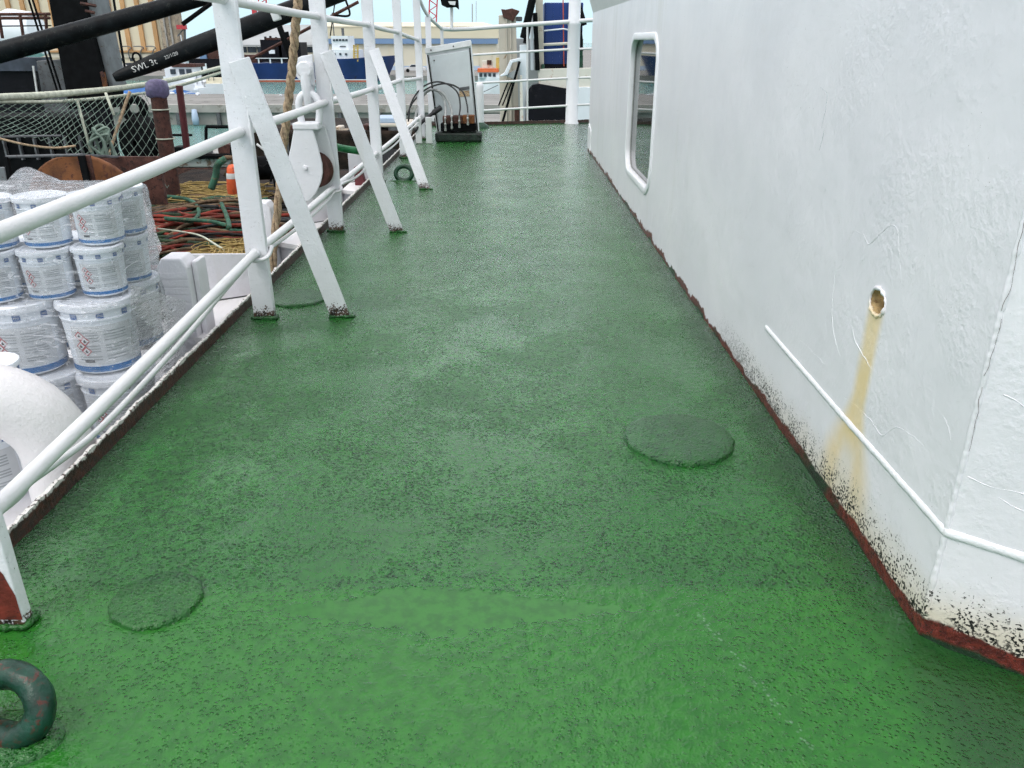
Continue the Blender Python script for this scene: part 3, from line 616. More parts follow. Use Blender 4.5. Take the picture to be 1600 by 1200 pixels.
# thin cable lashed under the lower rail
P = smooth_path([ax(-30, 820, -1.56), ax(15, 787, -1.56), ax(35, 768, -1.56), ax(48, 752, -1.56), ax(90, 722, -1.56), ax(150, 675, -1.56), ax(225, 598, -1.56), ax(300, 515, -1.56), ax(350, 455, -1.56), ax(385, 415, -1.56), ax(402, 398, -1.53),
                 Vector((-1.55, 4.69, .385)), Vector((-1.47, 4.70, .40)), Vector((-1.475, 4.85, .43)), Vector((-1.55, 5.1, .37)), Vector((-1.57, 6.0, .33)), Vector((-1.58, 6.9, .33)), Vector((-1.57, 7.12, .36)), Vector((-1.51, 7.15, .38)), Vector((-1.54, 7.35, .40)),
                 Vector((-1.6, 8.5, .30)), Vector((-1.62, 9.8, .30)), Vector((-1.58, 11.0, .30)), Vector((-1.56, 12.1, .33)), Vector((-1.52, 13.6, .36))], 6)
tag(MB().tube(P, .0125, 7).build('cable', 'white_pipe', smooth='all'), 'thin white painted cable running under the lower rail', 'cable')

# --- far end: railing, thick post, cabinet, hydraulic valve, floodlight
er = thing('end_railing', (0, 17.4, 0), 'thin white railing of four bars across the far deck end', 'railing')
def far(px, py, y=17.35): return ay(px, py, y)
for pts, r in (([(690, 45), (706, 46), (735, 45), (800, 40), (888, 34), (930, 31)], .04), ([(736, 86), (800, 82), (888, 77), (925, 76)], .022), ([(742, 130), (800, 127), (888, 122), (925, 121)], .022), ([(752, 173), (800, 170), (888, 165), (925, 163)], .022)):
    MB().tube([far(a, b) if i or r < .03 else cp for i, (a, b) in enumerate(pts)], r, 8).build('bar', 'white_pipe', er, smooth=True)
MB().tube([far(824, 38), far(824, 196)], .02, 8).build('upright', 'white_pipe', er, smooth=True)
p0 = far(893, 190, 17.4); 
po = thing('end_post', (p0.x, p0.y, 0), 'thick round white post standing at the far deck end', 'post')
MB().lathe([(.145, -.02), (.145, .02), (.128, .04), (.124, 1.85), (.132, 1.87), (.132, 1.92), (.118, 1.95), (.115, 3.2)], (p0.x, p0.y, 0), seg=20).build('pole', 'white', po, smooth=True)
cbx = thing('electric_cabinet', (-1.0, 14.85, 0), 'tall leaning pale grey electric cabinet near the far corner', 'cabinet')
cw = [ay(665, 76, 14.8), ay(735, 64, 14.8), ay(748, 208, 14.8), ay(684, 216, 14.8)]
mb = MB(); mb.prism(cw, (0, .38, 0)); mb.build('body', 'cab_w', cbx, bevel=.01)
def cab(u, v, y=14.79):
    a = cw[0].lerp(cw[1], u); b = cw[3].lerp(cw[2], u); p = a.lerp(b, v); return Vector((p.x, y, p.z))
MB().prism([cab(.06, .09), cab(.955, .09), cab(.93, .93), cab(.07, .93)], (0, -.022, 0)).build('door', 'cab', cbx, bevel=.006)
MB().prism([cab(-.015, -.01), cab(1.015, -.01), cab(1.015, .055), cab(-.015, .055)], (0, -.035, 0)).build('rain_hood', 'cab_w', cbx, bevel=.008)
for u0 in (.03, .972): MB().prism([cab(u0 - .012, .07), cab(u0 + .012, .07), cab(u0 + .02, 1.0), cab(u0 - .012, 1.0)], (0, -.012, 0)).build('door_gap', 'blacker', cbx)
for u0, v0 in ((.12, .025), (.62, .025), (.16, .14)): MB().lathe([(.001, -.014), (.012, -.012), (.014, 0)], cab(u0, v0, 14.755), (0, 1, 0), 8).build('screw', 'darkgrey', cbx)
MB().prism([cab(.64, .47, 14.768), cab(.88, .47, 14.768), cab(.88, .505, 14.768), cab(.64, .505, 14.768)], (0, -.01, 0)).build('handle_recess', 'darkgrey', cbx)
MB().prism([cab(.64, .51, 14.768), cab(.87, .515, 14.768), cab(.87, .58, 14.768), cab(.64, .57, 14.768)], (0, -.006, 0)).build('label_plate', simple('yellowed_label', (.55, .42, .26), .6, .3, 40, dirt=(.12, .05, .03), dirt_amt=.7), cbx)
hv = thing('hydraulic_valve', (-.95, 14.5, 0), 'rusty black hydraulic valve block with hoses at the cabinet foot', 'valve block')
a = az(680, 222); b = az(758, 219)
MB().box((a.x, a.y - .02, 0), (b.x - .05, a.y + .3, .15)).build('plinth', simple('black_green_grime', (.010, .022, .015), .5, .5, 14, .8, 40, .02, (.03, .02, .015), .5), hv, bevel=.03)
MB().box((a.x + .1, a.y + .0, .17), (b.x - .14, a.y + .26, .30)).build('block', 'blacker', hv, bevel=.012)
r0 = ay(692, 203, a.y - .01); r1 = ay(741, 181, a.y - .01)
MB().box((r0.x, a.y - .005, .30), (r0.x + .62 * (r1.x - r0.x), a.y + .2, .42)).build('manifold', 'rustdark', hv, bevel=.01)
MB().box((r0.x + .62 * (r1.x - r0.x) + .005, a.y - .01, .30), (r1.x, a.y + .2, .43)).build('manifold', 'rust', hv, bevel=.01)
ends = []
for px, py in ((696, 200), (706, 197), (718, 195), (731, 191)):
    p = ay(px, py, a.y - .03); MB().lathe([(.014, -.05), (.022, -.045), (.022, -.0), (.015, .0), (.015, .04), (.021, .045), (.021, .07), (.012, .08), (.012, .15)], p, (0, 0, 1), 8).build('fitting', 'steel', hv); ends.append(p + Vector((0, 0, .15)))
HP = [[ends[0], ay(696, 165, 14.5), ay(690, 148, 14.6), ay(675, 140, 14.7), ay(660, 152, 14.6), ay(648, 185, 14.5), ay(640, 215, 14.4)],
      [ends[1], ay(706, 175, 14.4), ay(700, 158, 14.5), ay(688, 143, 14.5), ay(668, 142, 14.6), ay(654, 165, 14.5), ay(646, 195, 14.4)],
      [ends[2], ay(719, 165, 14.3), ay(715, 145, 14.4), ay(700, 132, 14.5), ay(680, 128, 14.5), ay(658, 138, 14.5), ay(642, 162, 14.4), ay(638, 190, 14.3)],
      [ends[3] - Vector((0, 0, .05)), ay(730, 165, 14.3), ay(724, 145, 14.4), ay(710, 134, 14.5), ay(690, 131, 14.5), ay(665, 140, 14.5), ay(645, 160, 14.5), ay(636, 180, 14.4)]]
for i, h in enumerate(HP): MB().tube(smooth_path(h, 6), .014 if i > 1 else .02, 7).build('hose', 'hose' if i > 1 else 'hose_g', hv, smooth='all')
P = smooth_path([ay(689, 168, 14.3), ay(675, 178, 14.2), ay(660, 190, 14.0), ay(648, 205, 13.9)], 5); MB().tube(P, [.045] * 5 + [.03] * (len(P) - 5), 8).build('hose', 'hose', hv, smooth='all')
for px in (671, 655): 
    g = az(px, 224); MB().bar((g.x, g.y, 0), (g.x, g.y, .42), .10, .06).build('leg_plate', 'white_pipe', hv, bevel=.006)
g = az(752, 200); bl = thing('capped_pipe', (g.x, g.y, 0), 'short white capped pipe beside the electric cabinet', 'pipe')
MB().lathe([(.075, -.01), (.075, .75), (.07, .80), (.05, .835), (.001, .85)], (g.x - .02, g.y, 0), seg=18).build('pipe', 'white', bl, smooth=True)
MB().lathe([(.17, -.01), (.16, .05), (.12, .08), (.075, .11)], (g.x - .02, g.y, 0), seg=14).build('base_weld', 'padgreen2', bl, smooth=True)
fl = thing('floodlight', tuple(far(706, 42, 17.2)), 'black floodlight on a thin white pole above the corner rail', 'floodlight')
MB().tube([far(706, 46, 17.2), far(705, -60, 17.2)], .03, 8).build('pole', 'white_pipe', fl, smooth=True)
q = [(686, -10), (690, 8), (698, 12), (712, 11), (717, 15), (715, -10)]
MB().prism([far(x, y, 17.05) for x, y in q], (0, .12, 0)).build('head', 'blacker', fl, bevel=.01)
MB().prism([far(x, y, 17.0) for x, y in ((700, 2), (712, 2), (711, 8), (703, 7))], (0, .04, 0)).build('bracket', 'white_pipe', fl)

# --- lashing rings on the deck
def lash_ring(c, R, r, tilt, rz, mat, label, stretch=1.25):
    t = thing('lashing_ring', (c.x, c.y, 0), label, 'lashing ring', None)
    P = []
    for k in range(32):
        a = 2 * math.pi * k / 32; v = Vector((R * stretch * math.cos(a), 0, R * math.sin(a) + R + r * .3)); v = Matrix.Rotation(tilt, 3, 'X') @ v; v = Matrix.Rotation(rz, 3, 'Z') @ v; P.append(v + c)
    mb = MB(); mb.tube(P, r, 12, closed=True)
    for i, v in enumerate(mb.v): q = Vector(v); mb.v[i] = q + Vector((1, 1, 1)) * (mnoise.noise(q * 25) * r * .12)
    mb.build('ring', mat, t, smooth='all')
    mb = MB(); mb.lathe([(R * 2.0, -.005), (R * 1.95, .01), (R * 1.6, .016), (.001, .018)], c, seg=28)
    for i, v in enumerate(mb.v): q = Vector(v); mb.v[i] = (q.x, c.y + (q.y - c.y) * .62, q.z + mnoise.noise(q * 30) * .004)
    mb.build('base_plate', 'disc', t, smooth='all')
    return t
c = az(4, 1158); lash_ring(Vector((c.x, c.y, 0)), .076, .036, -.5, -.25, 'padgreen', 'dark green lashing ring with a patch of rust in the near corner')
c = az(631, 283); lash_ring(Vector((c.x, c.y, 0)), .085, .027, -.25, -.2, 'padgreen2', 'dark green lashing ring at the foot of the third brace')

# ================================================================== OUTBOARD OF THE RAIL
# --- the white ledge the pails stand on, and the lower deck beyond
LZ = -.28
ld = tag(MB().box((-4.6, .2, LZ - .05), (EDGE - .016, 4.95, LZ)).build('ledge', 'white_speck', bevel=.01), kind='structure')
def lower_mat():
    n = NT('dark_working_deck'); c = n.mix(n.ss(n.noise(2, 6, .65), .35, .65), (.008, .007, .006), (.035, .024, .018))
    return n.done(c, .8, n.bump(n.noise(30, 5), .6, .02), spec=.1)
M['lower'] = lower_mat()
low = tag(MB().box((-8.2, 4.0, -1.6), (EDGE - .02, 21.0, -1.45)).build('lower_deck', 'lower'), kind='structure')

# --- vent gooseneck
gc = Vector((-1.875, 2.93, LZ)); R = .14
gv = thing('vent_gooseneck', tuple(gc), 'fat white gooseneck vent pipe with rust specks beside the rail', 'vent pipe')
P = [gc + Vector((0, 0, z)) for z in (0, .12, .26)]
for k in range(11):
    a = math.radians(k * 10); P.append(gc + Vector((-(.26 - .26 * math.cos(a)), -.12 * (1 - math.cos(a)), .32 + .29 * math.sin(a))))
P += [P[-1] + Vector((-.1, -.03, -.015)), P[-1] + Vector((-.2, -.06, -.06)), P[-1] + Vector((-.27, -.09, -.15))]
MB().tube(P, R, 24).build('pipe', 'white_speck', gv, smooth=True)
MB().lathe([(.158, 0), (.158, .03), (.15, .05), (R, .09)], gc, seg=24).build('flange', 'white_speck', gv, smooth=True)

# --- paint pails
def curved(mb, pts2, faces, Rf, z0, ang0, lift):
    """flat print laid round a pail; Rf(z) is the pail's radius there"""
    vs = []
    for x, z, *_ in pts2:
        zz = z0 + z; r = Rf(zz) + lift; a = ang0 + x / r; vs.append((r * math.sin(a), -r * math.cos(a), zz))
    mb.add(vs, faces)
def grid(w, h, nx_=10, nz_=2):
    v = [(-w / 2 + w * i / nx_, -h / 2 + h * j / nz_) for j in range(nz_ + 1) for i in range(nx_ + 1)]
    return v, [(j * (nx_ + 1) + i, j * (nx_ + 1) + i + 1, (j + 1) * (nx_ + 1) + i + 1, (j + 1) * (nx_ + 1) + i) for j in range(nz_) for i in range(nx_)]
TXT = text_mesh('PPG', 1.0)
def make_pail(name, Rt, Rb, h):
    t = thing(name, (0, 0, 0), 'x', 'paint pail', 'white paint pails wrapped on the ledge')
    def Rf(z): return Rb + (Rt - Rb) * z / h
    g = h / .36
    mb = MB(); mb.lathe([(.001, 0.0), (Rb - .01, 0), (Rb, .008)] + [(Rf(z), z) for z in (h * .1, h * .5, h * .76)] + [(Rf(h * .76) + .006 * g, h * .765), (Rf(h * .78) + .006 * g, h * .785), (Rf(h * .79), h * .79), (Rf(h * .9), h * .90)], seg=32); mb.build('body', 'pail', t, smooth=True, local=True)
    mb = MB(); mb.lathe([(Rf(h * .9) + .001, h * .895), (Rt + .012 * g, h * .90), (Rt + .014 * g, h * .93), (Rt + .010 * g, h * .985), (Rt, h * 1.0), (Rt - .018 * g, h * .995), (Rt - .026 * g, h * .965), (Rt * .5, h * .97), (.001, h * .97)], seg=32); mb.build('lid', 'lid', t, smooth=True, local=True)
    mb = MB(); mb.lathe([(Rf(.012) + .0016, .012), (Rf(h * .115) + .0016, h * .115)], seg=32); mb.build('base_band', 'blue', t, smooth=True, local=True)
    # label with a wavy upper edge, text columns, warning diamonds, bar code
    w = Rt * 1.75; lh = h * .56; mb = MB(); v, f = grid(w, lh, 14, 3); curved(mb, v, f, Rf, h * .42, .05, .0016); lab = mb.build('label', 'label', t, smooth=True, local=True)
    for cx in (.18, .62):
        mb = MB()
        for r in range(11):
            if r in (4, 8): continue
            v, f = grid(w * .36, lh * .030, 5, 1); curved(mb, [(x + w * (cx - .5) + w * .08, z + lh * (.34 - r * .070)) for x, z in v], f, Rf, h * .42, .05, .0026)
        o = mb.build('text_block', 'textgrey', None); o.parent = lab
    def dia(cx, cz, s):
        mb = MB(); curved(mb, [(cx + s * a, cz + s * b) for a, b in ((0, -1), (1, 0), (0, 1), (-1, 0))], [(0, 1, 2, 3)], Rf, h * .42, .05, .0030); o = mb.build('warning_diamond', 'redprint', None); o.parent = lab
        mb = MB(); curved(mb, [(cx + s * .74 * a, cz + s * .74 * b) for a, b in ((0, -1), (1, 0), (0, 1), (-1, 0))], [(0, 1, 2, 3)], Rf, h * .42, .05, .0038); o = mb.build('diamond_ground', 'paper', None); o.parent = lab
        mb = MB(); curved(mb, [(cx + s * a, cz + s * b) for a, b in ((-.2, -.3), (.2, -.3), (.28, .05), (.1, .0), (.02, .4), (-.2, .1), (-.3, .0))], [(0, 1, 2, 3, 4, 5, 6)], Rf, h * .42, .05, .0046); o = mb.build('flame_mark', 'ink', None); o.parent = lab
    s = lh * .125
    dia(-w * .36, lh * .26, s); dia(-w * .36 + s * .95, lh * .26 - s * 1.05, s); dia(-w * .36, lh * .26 - s * 2.1, s); dia(-w * .36 + s * .95, lh * .26 - s * 3.15, s)
    mb = MB()
    for k in range(9): curved(mb, [(-w * .34 + k * w * .018 + x * w * .010, -lh * .40 + z * lh * .07) for x, z in ((-.5, -.5), (.5, -.5), (.5, .5), (-.5, .5))], [(0, 1, 2, 3)], Rf, h * .42, .05, .0030)
    o = mb.build('bar_code', 'ink', None); o.parent = lab
    # logo round the collar
    for k in range(8):
        a0 = -1.35 + k * .72
        s = h * .062; mb = MB(); v, f = grid(s * 1.5, s * 1.25, 3, 1); curved(mb, v, f, Rf, h * .835, a0, .0022); o = mb.build('logo', 'logo', t, local=True)
        mb = MB(); curved(mb, [(x * s * .62, z * s * .62) for x, z, _ in TXT[0]], TXT[1], Rf, h * .835, a0, .0032); q = mb.build('logo_lettering', 'paper', None); q.parent = o
    return t
BH, SH = .36, .24
big = make_pail('paint_pail', .172, .152, BH); small = make_pail('paint_pail', .112, .102, SH)
used = {'b': False, 's': False}
def pail(kind, x, y, z, label, rz=0):
    src = big if kind == 'b' else small
    if not used[kind]: used[kind] = True; src.location = (x, y, z); src.rotation_euler = (0, 0, rz); src['label'] = label; return src
    return dup(src, (x, y, z), label, rz)
BX, BY = -2.06, 3.80
z1, z2, z3, z4 = LZ, LZ + BH + .002, LZ + 2 * BH + .004, LZ + 2 * BH + SH + .006
hid = 'large white paint pail mostly hidden inside the wrapped stack'
rz0 = lambda x, y: .30 + .1 * math.sin(x * 40)
pail('b', BX, BY, z2, 'large white pail at the right end of the upper row of large pails', .42)
pail('b', BX - .36, BY - .03, z2, 'large white pail second from right in the upper row of large pails', .30)
pail('b', BX - .72, BY - .05, z2, 'large white pail at the left picture edge in the upper row', .25)
pail('b', BX + .06, BY - .06, z1, 'large white pail at the right end of the bottom row', .30)
pail('b', BX - .30, BY - .08, z1, 'large white pail in the bottom row behind the vent pipe bend', .3)
pail('b', -2.34, 3.17, z1, 'large white pail low down at the left edge below the vent pipe', .25)
pail('s', -2.27, 3.22, z1 + BH + .002, 'single small white pail with open view of its lid above the vent pipe', .3)
for k in range(3): pail('b', BX - .36 * k - .02, BY + .34, z2, hid, .2)
SB = [(-2.03, 3.86), (-2.26, 3.80), (-2.49, 3.74), (-2.72, 3.69)]
nm = ['right end', 'second from right', 'third from right', 'fourth from right']
for k, (x, y) in enumerate(SB): pail('s', x, y, z3, f'small white pail, {nm[k]} of the lower row of small pails', rz0(x, y))
for k, (x, y) in enumerate(SB): pail('s', x + .01, y + .05, z4, f'small white pail, {nm[k]} of the topmost row of pails', rz0(x, y) - .1)
for k, (x, y) in enumerate([(-2.01, 4.10), (-2.24, 4.06), (-2.47, 4.02), (-2.70, 3.98)]):
    pail('s', x, y, z3, 'small white pail wrapped at the right rear of the stack, low' if k == 0 else 'small white paint pail in the hidden rear row of the stack', .3)
pail('s', -2.0, 4.12, z4, 'small white pail wrapped at the right rear corner of the stack, on top', .4)
# stretch film round the whole stack
levels = [(LZ + .01, -3.1, -1.80, 3.50, 4.20, .14), (LZ + .34, -3.1, -1.79, 3.50, 4.22, .15), (LZ + .70, -3.1, -1.86, 3.57, 4.24, .15), (LZ + .735, -3.05, -1.88, 3.66, 4.26, .13), (LZ + .96, -3.05, -1.87, 3.64, 4.26, .10), (LZ + 1.19, -3.05, -1.87, 3.64, 4.26, .10), (LZ + 1.23, -3.0, -1.92, 3.72, 4.22, .10)]
def film_ring(x0, x1, y0, y1, r, m=112):
    base = rrect(x0, x1, y0, y1, r, 6); L = [Vector((a, b, 0)) for a, b in base]; L.append(L[0]); seg = [(L[i + 1] - L[i]).length for i in range(len(L) - 1)]; tot = sum(seg); out = []
    for k in range(m):
        d = tot * k / m; i = 0
        while d > seg[i]: d -= seg[i]; i += 1
        out.append(L[i].lerp(L[i + 1], d / seg[i]))
    return out
vs_ = []; m = 112; rows = 0
for a, b in zip(levels[:-1], levels[1:]):
    K = max(2, int((b[0] - a[0]) / .03))
    for k in range(K):
        t = k / K; p = [a[i] + (b[i] - a[i]) * t for i in range(6)]
        for q in film_ring(*p[1:]):
            w = Vector((q.x, q.y, p[0])); d = .018 * mnoise.noise(Vector((q.x * 3, q.y * 3, p[0] * 26))) + .010 * mnoise.noise(w * 16)
            vs_.append(w + Vector((d, -abs(d), 0)))
        rows += 1
top0 = len(vs_)
fs_ = [(j * m + i, j * m + (i + 1) % m, (j + 1) * m + (i + 1) % m, (j + 1) * m + i) for j in range(rows - 1) for i in range(m)]
# crumpled top with two pinched-up peaks
cent = Vector((-2.45, 3.95, 0)); last = vs_[-m:]
for t in (.3, .55, .8):
    for q in last:
        w = Vector(q).lerp(Vector((cent.x, cent.y, q[2])), t); w.z += .025 * mnoise.noise(w * 9) + .012
        w.z += .10 * math.exp(-((w.x + 2.38) ** 2 + (w.y - 3.98) ** 2) / .010)
        vs_.append(w)
for j in range(rows - 1, rows + 2): fs_ += [(j * m + i, j * m + (i + 1) % m, (j + 1) * m + (i + 1) % m, (j + 1) * m + i) for i in range(m)]
fs_.append(tuple((rows + 2) * m + i for i in range(m)))
fm = thing('stretch_film', (-2.4, 3.9, LZ), 'clear wrinkled stretch film wound round the stack of paint pails', 'plastic film')
MB().add(vs_, fs_).build('wrap', 'film', fm, smooth='all')
# a loose flap of film standing up at the right rear, and a tail pulled to the bracket
pk = ay(214, 292, 4.5); fl_ = [ay(186, 330, 4.35), ay(198, 312, 4.4), pk, ay(228, 318, 4.45), ay(240, 345, 4.4), ay(252, 392, 4.3), ay(236, 410, 4.2), ay(210, 380, 4.2), ay(192, 352, 4.25)]
ce = sum(fl_, Vector()) / len(fl_) + Vector((0, -.06, 0)); v = []; f = []
R_ = [0, .35, .7, 1]; dense = []
for a, b in zip(fl_, fl_[1:] + fl_[:1]): dense += [a.lerp(b, k / 5) for k in range(5)]
nn = len(dense)
for t in R_:
    for p in dense: q = ce.lerp(p, t); v.append(q + Vector((0, .03 * mnoise.noise(q * 14), .008 * mnoise.noise(q * 20))))
f = [(j * nn + i, j * nn + (i + 1) % nn, (j + 1) * nn + (i + 1) % nn, (j + 1) * nn + i) for j in range(3) for i in range(nn)]
MB().add(v, f).build('loose_flap', 'film', fm, smooth='all')
v = []; A, B_, C_, D_ = ay(205, 445, 3.75), ay(205, 600, 3.65), ay(268, 640, 3.62), ay(292, 470, 4.3); K = 12
for i in range(K + 1):
    for j in range(K + 1):
        p = A.lerp(D_, i / K).lerp(B_.lerp(C_, i / K), j / K); v.append(p + Vector((0, .02 * mnoise.noise(p * 8), 0)))
MB().add(v, [(i * (K + 1) + j, i * (K + 1) + j + 1, (i + 1) * (K + 1) + j + 1, (i + 1) * (K + 1) + j) for i in range(K) for j in range(K)]).build('loose_flap', 'film', fm, smooth='all')

# --- white bracket frames standing outside the coaming
def bracket(loc, label, hgt, depth, cap, xl=None):
    t = thing('hull_bracket', loc, label, 'bracket'); x, y, z = loc
    pw = .17
    pol = [(x - pw, y, z), (x, y, z), (x, y, z + hgt - .05), (x - .03, y, z + hgt), (x - pw + .03, y, z + hgt), (x - pw, y, z + hgt - .05)]
    MB().prism(pol, (0, .16, 0)).build('post', 'white_lower', t, bevel=.01)
    if cap:
        for k in range(15): MB().box((x - pw + .004, y - .004, z + .03 + k * .044), (x - .004, y - .0005, z + .062 + k * .044)).build('rib', 'white_lower', t)
        MB().box((x + .002, y + .06, z + .02), (x + .035, y + .20, z + hgt - .03)).build('inner_flange', 'white_lower', t, bevel=.008)
    xl = xl or x
    MB().add([(xl, y + depth, .03), (EDGE - .02, y + depth + .25, .03), (EDGE - .02, y + depth + .25, .30), (xl, y + depth, .36), (xl, y + depth + .02, .03), (EDGE - .02, y + depth + .27, .03), (EDGE - .02, y + depth + .27, .30), (xl, y + depth + .02, .36)],
             [(0, 1, 2, 3), (7, 6, 5, 4), (0, 3, 7, 4), (1, 5, 6, 2), (3, 2, 6, 7)]).build('back_plate', 'white_lower', t)
    MB().add([(xl, y + .1, .02), (EDGE - .02, y + .1 - .15, .02), (EDGE - .02, y + depth + .25, .02), (xl, y + depth, .02), (xl, y + .1, -.02), (EDGE - .02, y + .1 - .15, -.02), (EDGE - .02, y + depth + .25, -.02), (xl, y + depth, -.02)],
             [(0, 1, 2, 3), (4, 7, 6, 5), (0, 4, 5, 1), (3, 2, 6, 7), (0, 3, 7, 4)]).build('ledge_plate', 'white_speck', t)
    MB().add([(xl, y + .14, -.021), (EDGE - .02, y, -.021), (EDGE - .02, y, -.5), (xl, y + .14, -.5), (xl, y + .16, -.021), (EDGE - .02, y + .02, -.021), (EDGE - .02, y + .02, -.5), (xl, y + .16, -.5)],
             [(0, 1, 2, 3), (7, 6, 5, 4), (0, 3, 7, 4)]).build('web', 'white_lower', t)
    return t
bracket((-1.815, 4.36, LZ + .002), 'white box bracket with slotted post beside the wrapped pails', .76, .58, True, -2.12)
bracket((-1.99, 6.62, -.5), 'white chamfered bracket behind the first brace', .87, .75, False)
bracket((-1.95, 9.2, -.5), 'white bracket outside the coaming behind the second stanchion', .6, .6, False)
g0, g1 = ax(478, 348, -1.80), ax(470, 432, -1.80)
tag(MB().bar(g0, g1, .05, .02, (1, .4, 0)).build('green_flat_bar', 'greenbar', bevel=.003), 'green flat bar standing behind the first brace', 'bar')
# pallet boards under the pails' corner
pal = thing('wooden_pallet', (-1.8, 4.3, LZ), 'weathered wooden board end showing beside the coaming below the film', 'pallet')
for k in range(2): MB().box((-2.0 + .13 * k, 3.95, LZ + .002), (-1.89 + .13 * k, 4.9, LZ + .10)).build('board', simple('weathered_board', (.42, .36, .32), .8, .2, 6, .5), pal, bevel=.006)

# --- heap of trawl rope and netting on the lower deck
def rope_obj(pts, r, mat, label, name='rope', seg=7, group='ropes heaped on the lower deck'):
    return tag(MB().tube(smooth_path(pts, 6), r, seg).build(name, mat, smooth='all'), label, 'rope', group)
hz = lambda x, y: -1.32 + .42 * math.exp(-((x + 4.6) / 2.0) ** 2 - ((y - 12.6) / 2.2) ** 2)
rb = bmesh.new()
mb = MB(); N_ = 28; mb.add([(-7.3 + 4.9 * i / N_, 9.0 + 7.0 * j / N_, hz(-7.3 + 4.9 * i / N_, 9.0 + 7.0 * j / N_) - .10 + .06 * mnoise.noise(Vector((i * .8, j * .8, 0)))) for j in range(N_ + 1) for i in range(N_ + 1)],
    [(j * (N_ + 1) + i, j * (N_ + 1) + i + 1, (j + 1) * (N_ + 1) + i + 1, (j + 1) * (N_ + 1) + i) for j in range(N_) for i in range(N_)])
tag(mb.build('net_heap', 'rope_k', smooth='all'), 'dark mound of trawl netting under the coloured ropes', 'netting')
lab = {'rope_g': 'dark green rope lying in the heap of trawl gear', 'rope_r': 'red rope lying in the heap of trawl gear', 'rope_b': 'brown rope lying in the heap of trawl gear', 'rope_k': 'black rope lying in the heap of trawl gear', 'rope_t': 'bright green rope lying in the heap of trawl gear'}
random.seed(11)
for k in range(190):
    py = random.uniform(292, 412); px = random.uniform(225, 360)
    c = az(px, py, -1.05); red = (py > 352 and random.random() < .34) or (py < 330 and px > 330 and random.random() < .35)
    mat = 'rope_r' if red else random.choices(['rope_g', 'rope_b', 'rope_k', 'rope_t'], [5, 4.2, 3, 1.0])[0]
    L_ = random.uniform(1.2, 3.2); ang = random.gauss(.12 if py > 335 else random.choice((.1, .9, -.6)), .28); n_ = 8; pts = []
    ph = random.uniform(0, 6); am = random.uniform(.04, .22)
    lift = random.uniform(.0, .14)
    for i in range(n_):
        s = (i / (n_ - 1) - .5) * L_; o = am * math.sin(ph + i * 1.0)
        x = c.x + s * math.cos(ang) - o * math.sin(ang); y = c.y + s * math.sin(ang) + o * math.cos(ang)
        pts.append((x, y, hz(x, y) + lift + .03 * math.sin(i * 1.7 + ph)))
    where = ('near edge' if py > 372 else 'middle' if py > 330 else 'far edge'); side_ = 'left' if px < 270 else 'centre' if px < 315 else 'right'
    rope_obj(pts, random.uniform(.016, .032), mat, lab[mat].replace('lying in the heap of trawl gear', f'at the {where} of the trawl rope heap, {side_} part'))
# the ropes one can pick out
def hp(L_, z): return [az(a, b, z) for a, b in L_]
rope_obj(hp([(235, 306), (262, 307), (288, 310), (305, 318), (311, 332), (305, 342), (296, 346), (275, 343), (262, 342)], -.78), .030, 'rope_t', 'green rope bent in one wide loop on top of the heap')
rope_obj(hp([(258, 341), (290, 343), (330, 346), (355, 352)], -.75), .028, 'rope_t', 'long green rope lying straight across the heap')
rope_obj(hp([(346, 318), (352, 332), (358, 350), (357, 356)], -.72), .032, 'rope_t', 'green doubled rope hanging over the right of the heap')
rope_obj(hp([(246, 357), (290, 363), (315, 369), (340, 384), (350, 390)], -.70), .012, 'rope_w', 'thin white line stretched across the rope heap')
def scribble(c, size, n, r, mat, label):
    pts = []; p = Vector(c)
    for i in range(n):
        q = Vector((random.uniform(-1, 1) * size[0], random.uniform(-1, 1) * size[1], random.uniform(-1, 1) * size[2])); pts.append(Vector(c) + q)
    return tag(MB().tube(smooth_path(pts, 5), r, 4).build('netting', mat, smooth='all'), label, 'netting', 'yellow netting on the rope heap')
scribble(az(332, 302, -.85), (1.0, .9, .07), 150, .010, 'rope_y', 'tangle of yellow netting lying along the top of the rope heap')
scribble(az(365, 390, -.95), (.55, .6, .06), 120, .008, 'rope_y', 'tangle of yellow netting at the near right of the rope heap')
scribble(az(335, 312, -.85), (.5, .3, .05), 40, .02, 'rope_b', 'frayed tan netting knot in the middle of the rope heap')
mb = MB(); A, B_, C_, D_ = ay(338, 388, 9.0), ay(392, 391, 9.0), ay(392, 412, 8.6), ay(325, 412, 8.6)
for i in range(9): t = i / 8; mb.tube([A.lerp(B_, t), D_.lerp(C_, t)], .008, 4)
for i in range(5): t = i / 4; mb.tube([A.lerp(D_, t), B_.lerp(C_, t)], .008, 4)
tag(mb.build('square_netting', 'rope_y', smooth='all'), 'open square-meshed yellow net hanging at the near right of the heap', 'netting')

